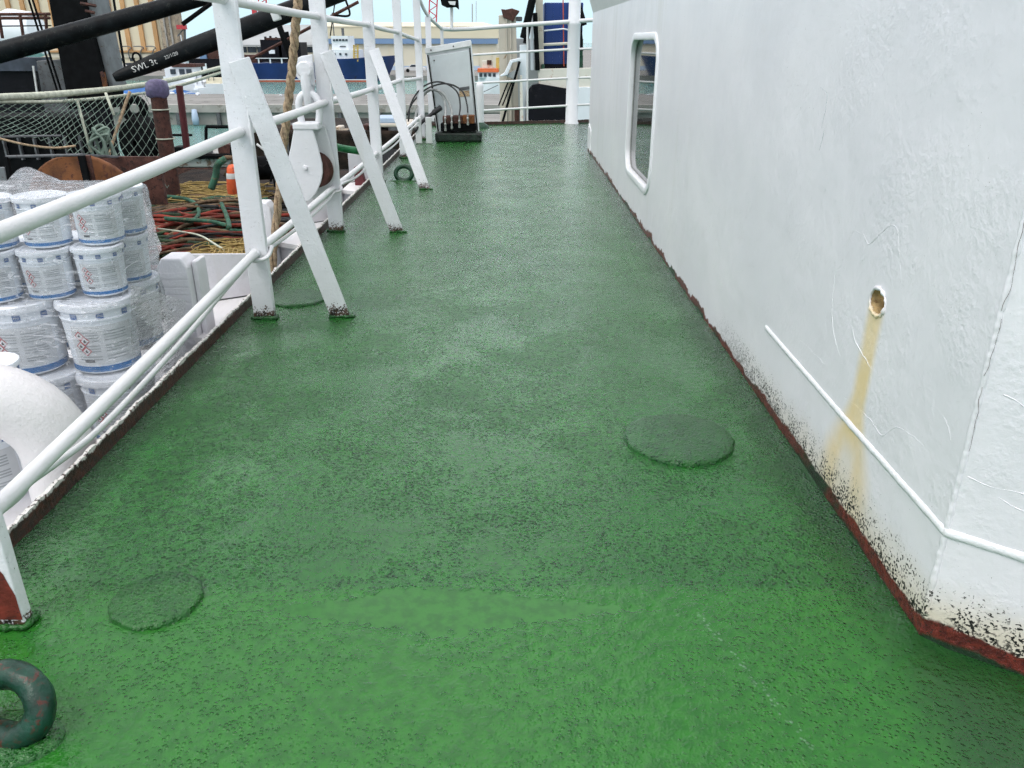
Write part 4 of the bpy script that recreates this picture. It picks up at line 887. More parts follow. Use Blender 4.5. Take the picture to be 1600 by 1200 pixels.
# --- safety net along the outer side of the lower deck
nf = thing('safety_net', (-7, 12, -1.4), 'pale green safety net hanging from a rope along the far side', 'net')
top = smooth_path([ay(-60, 155, 10.2), ay(0, 152, 10.6), ay(90, 147, 12), ay(200, 136, 14.5), ay(280, 122, 17.5), ay(350, 104, 22)], 10)
MB().tube(top, .045, 6).build('head_rope', 'rope_w', nf, smooth='all')
P = smooth_path([ay(-60, 160, 10.2), ay(0, 159, 10.6), ay(100, 158, 12), ay(195, 149, 14), ay(262, 138, 17), ay(350, 112, 22)], 10); MB().tube(P, .024, 5).build('head_rope', 'rope_w', nf, smooth='all')
P = smooth_path([ay(255, 140, 17), ay(300, 128, 19), ay(355, 110, 22)], 8); MB().tube(P, .035, 5).build('head_rope', 'rope_w', nf, smooth='all')
t0 = [ay(-40, 158, 10.4), ay(60, 156, 11.4), ay(130, 154, 12.4), ay(200, 148, 13.8), ay(255, 142, 15.5)]
b0 = [ay(-40, 214, 10.6), ay(60, 214, 11.4), ay(120, 240, 12.0), ay(185, 272, 12.6), ay(270, 300, 13.4)]
def patch(L_, u):
    s = u * (len(L_) - 1); i = min(int(s), len(L_) - 2); return L_[i].lerp(L_[i + 1], s - i)
def surf(u, v): p = patch(t0, u).lerp(patch(b0, u), v); return p + Vector((0, .12 * math.sin(5 * u + 3 * v), -.12 * v * (1 - v) * math.sin(u * 9)))
mb = MB(); NS = 24
for fam in (1, -1):
    for k in range(-9, NS + 9):
        pts = []
        for i in range(17):
            v = i / 16; u_ = (k + fam * v * 7) / NS
            if 0 <= u_ <= 1: pts.append(surf(u_, v))
        if len(pts) > 2: mb.tube(pts, .0055, 3, cap=False)
tag(mb.build('mesh', 'net_g', nf, smooth='all'), kind='stuff')
MB().tube(smooth_path([ay(203, 143, 13.5), ay(190, 180, 13.3), ay(172, 235, 12.8), ay(157, 285, 12.4)], 5), .026, 5).build('stay_rope', 'rope_tan', nf, smooth='all')
for a, b in (((120, 155), (142, 238)), ((165, 145), (178, 180))):
    MB().tube([ay(*a, 12.3), ay(*b, 12.2)], .02, 5).build('stay_rope', 'rope_w', nf, smooth='all')
scribble(ay(162, 238, 12.3), (.18, .1, .35), 24, .022, 'net_g', 'knotted green rope tail on the safety net')['group'] = 'rope tails'
# posts
def post(name, a, b, y, r, mat, label):
    p0, p1 = ay(*a, y), ay(*b, y); t = thing(name, tuple(p1), label, 'post'); mb = MB(); n_ = 12
    mb.tube([p1.lerp(p0, k / n_) for k in range(n_ + 1)], [r * (1 + .05 * mnoise.noise(Vector((k, 2, 3)))) for k in range(n_ + 1)], 12); mb.build('pole', mat, t, smooth=True); return t, p0
pt, p0 = post('rusty_post', (246, 140), (271, 306), 13.6, .125, 'rustdark', 'rusty round post capped with a purple plastic cover')
mb = MB(); mb.lathe([(.13, -.18), (.165, -.14), (.18, -.05), (.155, .05), (.09, .09), (.001, .10)], p0 + Vector((0, 0, .06)), seg=14)
for i, v in enumerate(mb.v): q = Vector(v); mb.v[i] = q + Vector((1, 1, 1)) * .02 * mnoise.noise(q * 9)
mb.build('cap', 'purple', pt, smooth='all')
for z in (-.3, -.75): MB().tube([p0 + Vector((.14 * math.cos(a), .14 * math.sin(a), z)) for a in [k * .52 for k in range(12)]], .012, 5, closed=True).build('lashing', 'rope_w', pt, smooth='all')
post('thin_post', (280, 134), (292, 232), 15.0, .06, 'maroon', 'thin dark red post behind the purple capped post')
# rusty round plate, frames and rails round the winch
rp = thing('rusty_disc', tuple(ay(135, 420, 9.6)), 'big orange rusty round plate standing below the net', 'plate')
rc = ay(137, 335, 9.6); MB().lathe([(.001, 0), (.68, 0), (.70, .02), (.70, .07), (.68, .09), (.001, .09)], rc, (0, 1, .08), 48).build('plate', 'rust', rp, smooth=True)
MB().lathe([(.001, -.03), (.10, -.03), (.12, 0)], rc, (0, 1, .08), 16).build('hub', 'rustdark', rp, smooth=True)
fr = thing('winch_stand', tuple(ay(145, 330, 9.4)), 'dark steel frame bars standing in front of the rusty round plate', 'frame')
MB().bar(ay(127, 243, 9.4), ay(147, 330, 9.4), .07, .05).build('leg', 'blacker', fr, bevel=.004)
MB().bar(ay(137, 243, 9.45), ay(155, 330, 9.45), .05, .05).build('leg', 'rustdark', fr, bevel=.004)
MB().tube([ay(10, 245, 9.5), ay(125, 242, 9.5), ay(195, 246, 10.5)], .018, 7).build('top_bar', 'darkgrey', fr, smooth=True)
MB().bar(ay(10, 245, 9.5), ay(24, 330, 9.5), .05, .05).build('leg', 'blacker', fr, bevel=.004)
MB().tube([ay(-20, 214, 10.4), ay(95, 212, 10.6)], .014, 6).build('top_bar', 'darkgrey', fr, smooth=True)
P = smooth_path([ay(-10, 214, 10.3), ay(40, 226, 10.3), ay(85, 231, 10.3), ay(118, 228, 10.3)], 5); MB().tube(P, .016, 5).build('slack_wire', 'rope_tan', fr, smooth='all')
for (x0, y0, x1, y1, m_) in ((-30, 262, 22, 330, 'midgrey'), (22, 272, 66, 330, 'midgrey'), (150, 245, 260, 320, 'rustdark')):
    a, b = ay(x0, y0, 10.3), ay(x1, y1, 10.3); MB().box((a.x, 10.3, b.z), (b.x, 10.36, a.z)).build('back_panel', m_, fr)
wh = thing('winch_house', (-7.5, 15, -1.45), 'black winch housing behind the safety net', 'winch')
a, b = ay(-120, 158, 14.2), ay(196, 300, 14.2); MB().prism([(a.x, 14.2, a.z - .25), (b.x - .3, 14.2, a.z - .25), (b.x - .8, 15.2, a.z - .25), (a.x, 15.2, a.z - .25)], (0, 0, -1.2 - a.z)).build('casing', 'blacker', wh, bevel=.03)
a, b = ay(200, 195, 15), ay(250, 250, 15); 
mb = MB(); mb.lathe([(.05, -.22), (.42, -.22), (.46, -.1), (.46, .1), (.42, .22), (.05, .22)], ay(226, 222, 15.5), (.5, 1, 0), 24); mb.build('drum', 'blacker', wh, smooth=True)
for k in range(7):
    g_ = ay(2 + k * 24, 222, 14.1); MB().box((g_.x, 14.12, g_.z - .3), (g_.x + .03, 14.19, g_.z + .1)).build('rib', 'darkgrey', wh)
# tyre fender, buoy and hanging green rope
tf = ay(210, 170, 15.6); P = [tf + Vector((.15 * math.cos(a), .06 * math.cos(a), .17 * math.sin(a))) for a in [k * math.pi / 10 for k in range(20)]]
tag(MB().tube(P, .085, 8, closed=True).build('tyre', 'blacker', smooth='all'), 'small black tyre hung near the purple capped post', 'tyre')
bt = ay(364, 272, 11.8); fb = thing('fender_buoy', tuple(ay(360, 298, 11.8)), 'orange fender buoy with white band beside the first stanchion', 'buoy')
MB().lathe([(.001, .14), (.06, .13), (.085, .09), (.09, .0), (.09, -.20), (.075, -.28), (.001, -.30)], bt, (.12, 0, 1), 16).build('body', 'orange', fb, smooth=True)
MB().lathe([(.092, .02), (.094, .0), (.094, -.04), (.092, -.06)], bt, (.12, 0, 1), 16).build('band', 'letter', fb, smooth=True)
tag(MB().tube(smooth_path([ay(352, 248, 12), ay(340, 258, 12), ay(337, 275, 12), ay(330, 295, 12)], 5), .05, 6).build('rope_tail', 'rope_t', smooth='all'), 'frayed green rope tail hanging beside the orange buoy', 'rope')
tag(MB().tube(smooth_path([ay(344, 250, 12.1), ay(356, 246, 12.1), ay(366, 250, 12.1), ay(352, 275, 12.1)], 5), .035, 6).build('rope_tail', 'rope_b', smooth='all'), 'grey brown rope knot above the orange buoy', 'rope')
mc = thing('deck_winch', tuple(ay(425, 300, 14.0)), 'black deck winch and pipes between the first stanchion and its brace', 'winch')
random.seed(33)
for k in range(16):
    x_ = random.uniform(396, 470); y_ = random.uniform(212, 285); w_ = random.uniform(6, 20); h_ = random.uniform(8, 26); Y_ = random.uniform(13.5, 15.5)
    a, b = ay(x_, y_, Y_), ay(x_ + w_, y_ + h_, Y_); MB().box((a.x, Y_, b.z), (b.x, Y_ + .25, a.z)).build('gear_case', random.choice(['blacker', 'blacker', 'darkgrey', 'rustdark', 'midgrey']), mc, bevel=.02)
for k in range(9):
    a, b = ay(random.uniform(396, 460), random.uniform(215, 290), 13.4), ay(random.uniform(396, 460), random.uniform(215, 300), 13.4); MB().tube([a, a.lerp(b, .5) + Vector((0, 0, .1)), b], .02, 6).build('pipe', random.choice(['blacker', 'letter', 'rustdark', 'darkgrey']), mc, smooth=True)
MB().lathe([(.05, -.3), (.3, -.3), (.3, -.26), (.2, -.25), (.2, .25), (.3, .26), (.3, .3), (.05, .3)], ay(424, 262, 14.4), (1, .3, 0), 20).build('drum', 'blacker', mc, smooth=True)
MB().box((-6.9, 13.3, -1.45), (-4.2, 16, -1.2)).build('bed_plate', 'lower', mc, bevel=.02)
# bits outside the coaming further along
tag(MB().prism([ay(552, 262, 9.6), ay(562, 258, 9.6), ay(574, 296, 9.6), ay(556, 300, 9.6)], (0, .1, 0)).build('maroon_panel', 'maroon', bevel=.01), 'dark red steel panel behind the second brace', 'panel')
hat = thing('black_hatch', tuple(ay(610, 250, 14.5)), 'black hatch cover beyond the third brace', 'hatch')
MB().prism([ay(578, 262, 14), ay(600, 228, 15.5), ay(636, 236, 15.0), ay(606, 266, 13.6)], (0, 0, -.3)).build('cover', 'blacker', hat, bevel=.02)

# ================================================================== HARBOUR
WZ, JZ, QZ = -5.0, -3.45, -4.2
def water_mat():
    n = NT('harbour_water'); c = n.mix(n.ss(n.noise(.05, 4), .3, .7), (.07, .19, .165), (.09, .23, .20))
    h = n.ma('ADD', n.noise(.9, 5, .6, n.map((1, 2.2, 1))), n.ma('MULTIPLY', n.noise(4, 4, .6, n.map((1, 2, 1))), .4))
    return n.done(c, .15, n.bump(h, .5, .25), spec=.3)
M['water'] = water_mat()
tag(MB().add([(-900, -60, WZ), (900, -60, WZ), (900, 2000, WZ), (-900, 2000, WZ)], [(0, 1, 2, 3)]).build('water', 'water'), kind='structure')
M['conc'] = simple('quay_concrete', (.30, .29, .265), .85, .2, .4, .4, 3, .03, (.20, .185, .16), .55)
M['concd'] = simple('quay_top_grey', (.22, .215, .20), .85, .15, .3, .4, 3, .02, (.13, .125, .115), .5)
M['cream'] = simple('cream_cladding', (.68, .62, .46), .7, .06, .08, .1, 2, .02)
M['cream2'] = simple('pale_cream_cladding', (.66, .62, .50), .7, .06, .08, .1, 2, .02)
M['ochre'] = simple('ochre_pilaster', (.50, .29, .13), .75, .15, .2, .2, 2, .02)
M['stoneg'] = simple('stained_concrete_pier', (.33, .27, .20), .85, .25, .5, .4, 3, .03, (.16, .13, .10), .6)
M['roofg'] = simple('grey_shed_roof', (.36, .38, .38), .7, .1, .1, .1)
M['bandblue'] = simple('steel_blue_cladding', (.16, .26, .42), .6, .08, .1, .1)
M['paleblue'] = simple('pale_blue_door', (.42, .52, .66), .6, .08, .2, .1)
M['darkwin'] = simple('dark_glazing', (.035, .045, .06), .25, .2, .5, .05)
M['hullblue'] = simple('navy_hull_paint', (.012, .035, .13), .4, .2, .3, .2, 3, .02, (.02, .03, .07), .4)
M['shipwhite'] = simple('far_ship_white', (.74, .77, .80), .5, .06, .5, .1)
M['redlead'] = simple('red_boot_paint', (.42, .08, .04), .6, .2, .5)
M['cranered'] = simple('crane_red', (.50, .05, .06), .5, .15)
M['boatorange'] = simple('boat_orange', (.72, .15, .05), .5, .1)
M['tarp'] = simple('blue_tarpaulin', (.03, .13, .36), .6, .2, 1, .5, 4, .05)
M['hullblack'] = simple('black_hull_paint', (.005, .005, .008), .55, .4, 1.2, .4, 6, .03, (.022, .020, .022), .4, spec=.15)
M['navy'] = simple('navy_container', (.012, .045, .20), .45, .12, .6, .2)
M['rustwhite'] = simple('white_bulwark_rust_streaked', (.66, .63, .55), .55, .06, 1.2, .3, 6, .02, (.40, .16, .04), .42)
M['beige'] = simple('beige_column_paint', (.52, .47, .39), .6, .1, 1, .3, 6, .02, (.26, .16, .08), .35)
M['tan_yellow'] = simple('ochre_yellow_paint', (.52, .36, .10), .6, .2, 1)
M['car1'] = simple('white_car_paint', (.6, .6, .6), .3, .03); M['car2'] = simple('dark_car_paint', (.06, .06, .07), .3, .1); M['car3'] = simple('silver_car_paint', (.35, .36, .38), .3, .05)
# jetty across the harbour basin, with cope and fender line
jy0, jy1 = 71.0, 86.0
jt = tag(MB().box((-160, jy0, WZ - 2), (200, jy1, JZ)).build('jetty', 'concd'), kind='structure')
MB().box((-160, jy0 - .5, JZ - .55), (200, jy0 + .4, JZ + .05)).build('cope_beam', 'conc', jt)
MB().box((-160, jy0 - .15, WZ - 1), (200, jy0 - .01, JZ - .56)).build('wall_face', 'conc', jt)
random.seed(5)
for k in range(14): x = -52 + k * 3.4; MB().box((x, jy0 - .5, WZ - .1), (x + .3, jy0 - .16, JZ - .6)).build('fender_pile', 'darkgrey', jt)
# low clutter along the jetty: floats and rope ends
for k in range(28):
    x = random.uniform(-45, -6); y = random.uniform(jy1 - 3, jy1 - .5); s = random.uniform(.10, .3)
    tag(MB().lathe([(.001, 0), (s, .02), (s * .9, s * .8), (.001, s)], (x, y, JZ), seg=7).build('net_float', 'shipwhite', smooth='all'), 'tiny white float on the back edge of the jetty', 'float', 'white floats on the jetty')
nfl = ay(300, 172, jy0 - 1.3); tag(MB().lathe([(.001, -.3), (.25, -.3), (.3, .2), (.2, .9), (.001, .95)], (nfl.x, jy0 - .85, WZ + .35), seg=10).build('blue_drum', 'paleblue', smooth='all'), 'pale blue drum against the jetty wall', 'drum')
q = tag(MB().box((-400, 150, WZ - 2), (500, 700, QZ)).build('quay', 'concd'), kind='structure')
def fbox(px0, px1, pyt, pyb, y, depth):
    a, b = ay(px0, pyt, y), ay(px1, pyb, y); m_ = (max(0, pyt) + pyb) / 2
    return (ay(px0, m_, y).x, y, b.z), (ay(px1, m_, y).x, y + depth, a.z)
def face(name, mat, parent, px0, px1, pyt, pyb, y, th=.3):
    lo, hi = fbox(px0, px1, pyt, pyb, y - th, th - .02); return MB().box(lo, hi).build(name, mat, parent)
# striped cream warehouse, left
YW = 185
a, b = ay(-160, -120, YW), ay(252, 60, YW)
wh1 = thing('striped_warehouse', (a.x, YW, QZ), 'tall cream warehouse with ochre vertical stripes at the left', 'warehouse')
MB().prism([(a.x, YW, QZ), (b.x, YW, QZ), (b.x - 14, YW + 40, QZ), (a.x, YW + 40, QZ)], (0, 0, a.z - QZ)).build('wall', 'cream', wh1)
for k in range(17):
    x = -118 + k * 22.2
    if x > 240: break
    lo, hi = fbox(x, x + 6.5, -110, 79, YW - .5, .48); MB().box(lo, hi).build('pilaster', 'ochre', wh1)
face('ledge', 'ochre', wh1, -150, 252, 79, 82, YW, .7)
lo, hi = fbox(253, 277, -100, 112, YW - 1.5, 4); MB().box(lo, (hi[0], hi[1], hi[2])).build('corner_pier', 'stoneg', wh1)
for x in (258, 267): 
    lo, hi = fbox(x, x + 2.5, -100, 112, YW - 1.9, .38); MB().box(lo, hi).build('pier_rib', 'conc', wh1)
for k in range(5): face('window', 'darkwin', wh1, 166 + k * 18.5, 173 + k * 18.5, 91, 95.5, YW, .2)
face('plinth', 'cream2', wh1, -150, 252, 84, 90, YW, .3)
for k in range(5):
    p = ay(162 + k * 19, 74, YW - .3); t = thing('wall_lamp', (p.x, p.y, p.z - 1.5), f'curved arm lamp on the cream warehouse, number {k + 1} from the left', 'lamp', 'lamps along the warehouse')
    t['label'] = ['leftmost', 'second', 'third', 'fourth', 'rightmost'][k] + ' curved arm lamp on the striped warehouse wall'
    MB().tube(smooth_path([p + Vector((0, 0, -2.3)), p + Vector((0, -.3, -1.2)), p + Vector((.5, -.6, -.4)), p + Vector((1.0, -.8, -.2)), p + Vector((.6, -.9, .2)), p + Vector((-1, -.9, .2))], 4), .11, 5).build('arm', 'midgrey', t, smooth='all')
# grey-roofed shed behind the ship
ys_ = 190
sh1 = thing('grey_shed', tuple(ay(440, 112, ys_)), 'long shed with pale grey roof and dark window band behind the blue ship', 'shed')
lo, hi = fbox(330, 506, 70, 112, ys_, 30); lo = (lo[0], lo[1], QZ); MB().box(lo, hi).build('wall', 'cream2', sh1)
p = [ay(330, 70, ys_ - 1), ay(506, 70, ys_ - 1), ay(506, 38, ys_ + 22), ay(404, 40, ys_ + 22)]; MB().prism(p, (0, 0, -.4)).build('roof', 'roofg', sh1)
for k in range(9): face('window', 'darkwin', sh1, 372 + k * 15, 385 + k * 15, 72, 82, ys_, .25)
# cream and blue warehouse
yc = 178
wh2 = thing('cream_blue_warehouse', tuple(ay(640, 116, yc)), 'long cream warehouse with blue band across the water', 'warehouse')
lo, hi = fbox(506, 776, 60, 116, yc, 40); lo = (lo[0], lo[1], QZ); MB().box(lo, hi).build('wall', 'cream2', wh2)
lo, hi = fbox(497, 779, 41, 60, yc - .3, 41); MB().box(lo, hi).build('fascia', 'cream', wh2)
p = [ay(497, 41, yc - .4), ay(779, 41, yc - .4), ay(755, 35, yc + 20), ay(500, 35, yc + 20)]; MB().prism(p, (0, 0, -.2)).build('roof', 'cream', wh2)
face('blue_band', 'bandblue', wh2, 500, 778, 60.5, 68.5, yc, .6)
for k in range(13): 
    if k in (4, 8): continue
    face('door', 'paleblue', wh2, 508 + k * 20.5, 524 + k * 20.5, 103, 115, yc, .3)
for k in range(14): face('panel_joint', 'cream', wh2, 508 + k * 20, 508.8 + k * 20, 69, 102, yc, .12)
# ordinary cars on the quay
def car(px, py, y, mat, label, flip=1):
    p = ay(px, py, y); p.z = QZ; t = thing('parked_car', tuple(p), label, 'car', 'cars parked on the quay'); x, yy, z = p
    prof = [(-2.1, .3), (-2.1, .75), (-1.95, .85), (-1.1, .95), (-.6, 1.42), (.7, 1.45), (1.35, .98), (2.0, .85), (2.12, .6), (2.1, .3)]
    MB().prism([(x + flip * a, yy, z + b) for a, b in prof], (0, 1.7, 0)).build('body', mat, t, bevel=.06)
    MB().prism([(x + flip * a, yy - .02, z + b) for a, b in ((-.95, .98), (-.5, 1.36), (.62, 1.38), (1.15, 1.0))], (0, .015, 0)).build('window', 'darkwin', t)
    for wx in (-1.3, 1.3): MB().lathe([(.001, -.03), (.33, -.03), (.34, .02), (.34, .15)], (x + flip * wx, yy, z + .33), (0, 1, 0), 14).build('wheel', 'blacker', t, smooth=True)
car(184, 108, 172, 'car1', 'white car parked furthest left before the striped warehouse'); car(203, 107, 176, 'car2', 'dark car parked second from left on the quay', -1); car(221, 108, 172, 'car3', 'silver car parked third from left on the quay')
car(240, 107, 175, 'car1', 'white car parked near the warehouse corner', -1); car(648, 118, 166, 'car1', 'white car parked before the blue banded warehouse')
# blue coaster alongside the far quay
Y0 = 146
bs = thing('blue_coaster', tuple(ay(470, 127, Y0)), 'long navy blue coaster moored before the far quay', 'ship')
xL, xR = ay(300, 127, Y0).x, ay(600, 127, Y0).x; zt = ay(450, 99, Y0).z; zb = ay(613, 87, Y0).z
vs_ = []; NSX = 26
for i in range(NSX + 1):
    t = i / NSX; s_ = max(0, (t - .72) / .28); bw = 5.2 * (1 - s_ ** 2.2) + .02; bt_ = 5.4 * (1 - s_ ** 4) + .05
    x = xL + (xR - xL) * t; ztop = zt if t < .66 else zt + (zb - zt) * (min(1, (t - .66) / .03) * .55 + .45 * s_ ** 2)
    fl2 = 1.9 * s_ ** 3
    for q in ((-bw, WZ - .5, 0), (-bw, WZ + .5, 0), (-bt_, ztop, fl2), (bt_, ztop, fl2), (bw, WZ + .5, 0), (bw, WZ - .5, 0)): vs_.append((x + q[2], Y0 + 5.4 + q[0], q[1]))
fs_ = [(i * 6 + k, i * 6 + k + 1, i * 6 + k + 7, i * 6 + k + 6) for i in range(NSX) for k in range(5)] + [(0, 5, 4, 3, 2, 1), tuple(NSX * 6 + k for k in range(6))]
MB().add(vs_, fs_).build('hull', 'hullblue', bs, smooth=True)
lo, hi = fbox(300, 588, 124, 125.3, Y0 - .15, .1); MB().box(lo, hi).build('boot_stripe', 'shipwhite', bs)
lo, hi = fbox(300, 588, 125.3, 128.5, Y0 - .13, .1); MB().box(lo, hi).build('boot_top', 'redlead', bs)
lo, hi = fbox(515, 556, 78, 97, Y0 + 1, 8); MB().box(lo, hi).build('deckhouse', 'shipwhite', bs)
lo, hi = fbox(518, 544, 56, 78, Y0 + 2, 6); MB().box(lo, hi).build('bridge', 'shipwhite', bs)
for a in ((520, 61, 523, 64), (524.5, 61, 528, 64), (529.5, 61, 533, 64), (534.5, 61, 538, 64), (539.5, 61, 543, 64), (531, 72, 540, 73.5), (521, 83, 524, 86), (530, 83, 533, 86), (539, 83, 542, 86)): face('porthole', 'darkwin', bs, a[0], a[2], a[1], a[3], Y0 + (2 if a[1] < 78 else 1), .15)
p = ay(522, 56, Y0 + 4); MB().tube([p, p + Vector((0, 0, 3.6))], .1, 6).build('mast', 'darkgrey', bs); p = ay(536, 56, Y0 + 4); MB().tube([p, p + Vector((0, 0, 1.2))], .25, 6).build('funnel', 'darkgrey', bs)
for x in (553, 559): MB().bar(ay(x, 70, Y0 + .5), ay(x, 96, Y0 + .5), .25, .2).build('ladder_rail', 'tan_yellow', bs)
for k in range(6): MB().bar(ay(553, 73 + k * 3.6, Y0 + .5), ay(559, 73 + k * 3.6, Y0 + .5), .15, .15, (0, 0, 1)).build('rung', 'tan_yellow', bs)
MB().box(*fbox(345, 465, 90.5, 91.6, Y0 - .1, .3)).build('deck_rail', 'shipwhite', bs)
for k in range(5): MB().box(*fbox(385 + k * 18, 387 + k * 18, 91.6, 99, Y0, .2)).build('rail_post', 'shipwhite', bs)
for i, (x0, x1, yt, yb_) in enumerate(((408, 440, 62, 97), (436, 470, 66, 97), (330, 352, 90, 99), (415, 432, 59, 63), (356, 400, 86, 98))): MB().box(*fbox(x0, x1, yt, yb_, Y0 + 3, 5)).build('deck_gear', 'hullblack' if i < 2 else 'rustdark', bs)
for x, yt in ((413, 57), (421, 56), (430, 58), (447, 62), (455, 60), (462, 63)): MB().box(*fbox(x, x + 2.5, yt, 66, Y0 + 3.5, .5)).build('deck_gear', 'hullblack', bs)
for x in (420, 448): MB().box(*fbox(x, x + 9, 78, 84, Y0 + 2.6, .3)).build('white_fitting', 'shipwhite', bs)
# white cabin cruiser and blue-covered boats by the jetty at left
yb = 92.0
wb_ = thing('white_workboat', tuple(ay(285, 150, yb)), 'white work boat with brown cabin roof behind the net', 'boat')
def hull(parent, pxl, pxr, pyt, yy, beam, mat, name='hull', bow=1):
    a, b = ay(pxl, pyt, yy), ay(pxr, pyt, yy); vs2 = []; n_ = 10
    for i in range(n_ + 1):
        t = i / n_; s_ = max(0, ((t if bow > 0 else 1 - t) - .55) / .45); w_ = beam / 2 * (1 - s_ ** 2) + .03; x = a.x + (b.x - a.x) * t
        for q, z in ((-w_ * .8, WZ - .3), (-w_, a.z + .35 * s_), (w_, a.z + .35 * s_), (w_ * .8, WZ - .3)): vs2.append((x, yy + beam / 2 + q, z))
    return MB().add(vs2, [(i * 4 + k, i * 4 + k + 1, i * 4 + k + 5, i * 4 + k + 4) for i in range(n_) for k in range(3)] + [(0, 3, 2, 1), tuple(n_ * 4 + k for k in range(4))]).build(name, mat, parent, smooth=True)
hull(wb_, 246, 330, 126, yb, 3.4, 'shipwhite', bow=-1)
MB().box(*fbox(258, 303, 105, 127, yb + .5, 2.4)).build('cabin', 'shipwhite', wb_); MB().box(*fbox(268, 306, 100, 105, yb + .3, 2.8)).build('cabin_roof', 'rustdark', wb_)
for x in (266, 280, 291): face('window', 'darkwin', wb_, x, x + 8, 108, 116, yb + .5, .12)
p = ay(290, 105, yb + 1); MB().tube([p, p + Vector((0, 0, 3.2))], .06, 5).build('mast', 'shipwhite', wb_); p = p + Vector((0, 0, 2.0)); MB().tube([p + Vector((-1.2, 0, 0)), p + Vector((1.2, 0, 0))], .05, 5).build('crosstree', 'shipwhite', wb_)
for i, (x0, x1, yt) in enumerate(((184, 262, 132), (262, 305, 140))):
    t = thing('covered_boat', tuple(ay((x0 + x1) / 2, 150, 89)), ['open boat under blue tarpaulin left of the purple cap', 'open boat under blue tarpaulin right of the purple cap'][i], 'boat', 'tarpaulin covered boats')
    hull(t, x0, x1, 146, 88.2, 2.2, 'shipwhite'); A = [ay(x0, 146, 88.1), ay(x0 + (x1 - x0) * .25, yt, 89.2), ay(x0 + (x1 - x0) * .7, yt + 3, 89.2), ay(x1, 147, 88.1)]; MB().prism(A, (0, .9, 0)).build('tarpaulin', 'tarp', t, bevel=.05)
for i, (x0, x1, yt, yb2) in enumerate(((302, 318, 128, 146), (320, 345, 122, 147))):
    t = thing('moored_yacht', tuple(ay(x0, 150, 90)), ['small white boat with bare poles left of the first stanchion', 'white and tan boat just left of the first stanchion'][i], 'boat'); hull(t, x0, x1 + 40, yt + 9, 90, 2.5, 'shipwhite'); MB().box(*fbox(x0 + 2, x1, yt, yt + 9, 90.6, 1.6)).build('cabin', ['shipwhite', 'cream'][i], t)
    for k in range(2): MB().tube([ay(x0 + 6 + 8 * k, yt + 4, 90.5), ay(x0 + 5 + 8 * k, yt - 16, 90.5)], .04, 4).build('pole', 'darkgrey', t)
# dark vessel with blue deckhouse left of the coaster
dk = thing('dark_trawler', tuple(ay(330, 126, 132)), 'dark hulled trawler with rusty deck gear left of the blue coaster', 'ship')
MB().box(*fbox(297, 372, 92, 127, 132, 7)).build('hull', 'hullblack', dk); MB().box(*fbox(318, 345, 78, 92, 133, 4)).build('deck_gear', 'rustdark', dk); MB().box(*fbox(312, 322, 84, 92, 132.5, 3)).build('winch', 'bandblue', dk); MB().box(*fbox(317, 323, 99, 114, 131.8, .15)).build('draught_panel', 'shipwhite', dk); MB().box(*fbox(306, 311, 109, 110, 131.8, .15)).build('draught_mark', 'shipwhite', dk)
# red framed crane house and cranes
def lattice(t, p, q_, w, n_, mat, r):
    p, q_ = Vector(p), Vector(q_); s_ = Vector((w / 2, 0, 0))
    for o in (-s_, s_): MB().tube([p + o, q_ + o], r, 4).build('chord', mat, t)
    for k in range(n_): a, b = p.lerp(q_, k / n_), p.lerp(q_, (k + 1) / n_); MB().tube([a + (s_ if k % 2 else -s_), b + (-s_ if k % 2 else s_)], r * .7, 4).build('diagonal', mat, t)
cy = 240
t = thing('red_gantry', tuple(ay(312, 80, cy)), 'red framed gantry and crane house beyond the dark trawler', 'crane'); t.location.z = QZ
for x in (304, 320, 336, 350): MB().bar(ay(x, 46, cy), ay(x, 112, cy), .9, .9).build('leg', 'cranered', t)
MB().box(*fbox(300, 352, 46, 49, cy - .6, 1.6)).build('beam', 'cranered', t); MB().box(*fbox(305, 322, 48, 58, cy + .6, 4)).build('crane_house', 'darkgrey', t); MB().box(*fbox(307, 319, 43, 46, cy, 3)).build('roof_cap', 'maroon', t); MB().box(*fbox(322, 350, 52, 70, cy + 4, 4)).build('back_panel', 'shipwhite', t)
t = thing('white_red_mast_ship', tuple(ay(285, 110, 150)), 'white ship superstructure with red flag boom behind the lower boom', 'ship'); t.location.z = WZ
for (x0, x1, y0_, y1_, m_) in ((275, 300, 58, 96, 'shipwhite'), (278, 296, 50, 58, 'bandblue'), (280, 289, 62, 74, 'darkwin')): MB().box(*fbox(x0, x1, y0_, y1_, 150 - (1 if m_ == 'darkwin' else 0), 4)).build('superstructure', m_, t)
MB().tube([ay(287, 60, 150), ay(286, 22, 150)], .2, 5).build('mast', 'darkgrey', t); MB().box(*fbox(273, 287, 22, 29, 149.5, .8)).build('red_boom', 'cranered', t); MB().tube([ay(275, 40, 150), ay(285, 28, 150)], .12, 4).build('stay', 'darkgrey', t); MB().box(*fbox(272, 296, 51, 52, 149, .5)).build('crosstree', 'shipwhite', t); MB().box(*fbox(270, 330, 96, 112, 150, 4)).build('hull', 'hullblack', t)
for i, (x, yt, dx) in enumerate(((411, -20, 4), (680, -30, -6), (399, 22, 0))):
    t = thing('red_crane', tuple(ay(x, 110, 300)), ['red lattice crane jib above the grey shed', 'red lattice crane jib above the blue banded warehouse', 'red chimney stub above the lower boom'][i], 'crane'); t.location.z = QZ
    p, q_ = ay(x + dx, 118, 300), ay(x, yt, 300)
    if i < 2: lattice(t, p, q_, 2.6, 18, 'cranered', .28)
    else: MB().box(*fbox(396, 402, 22, 60, 300, 2)).build('stack', 'cranered', t)
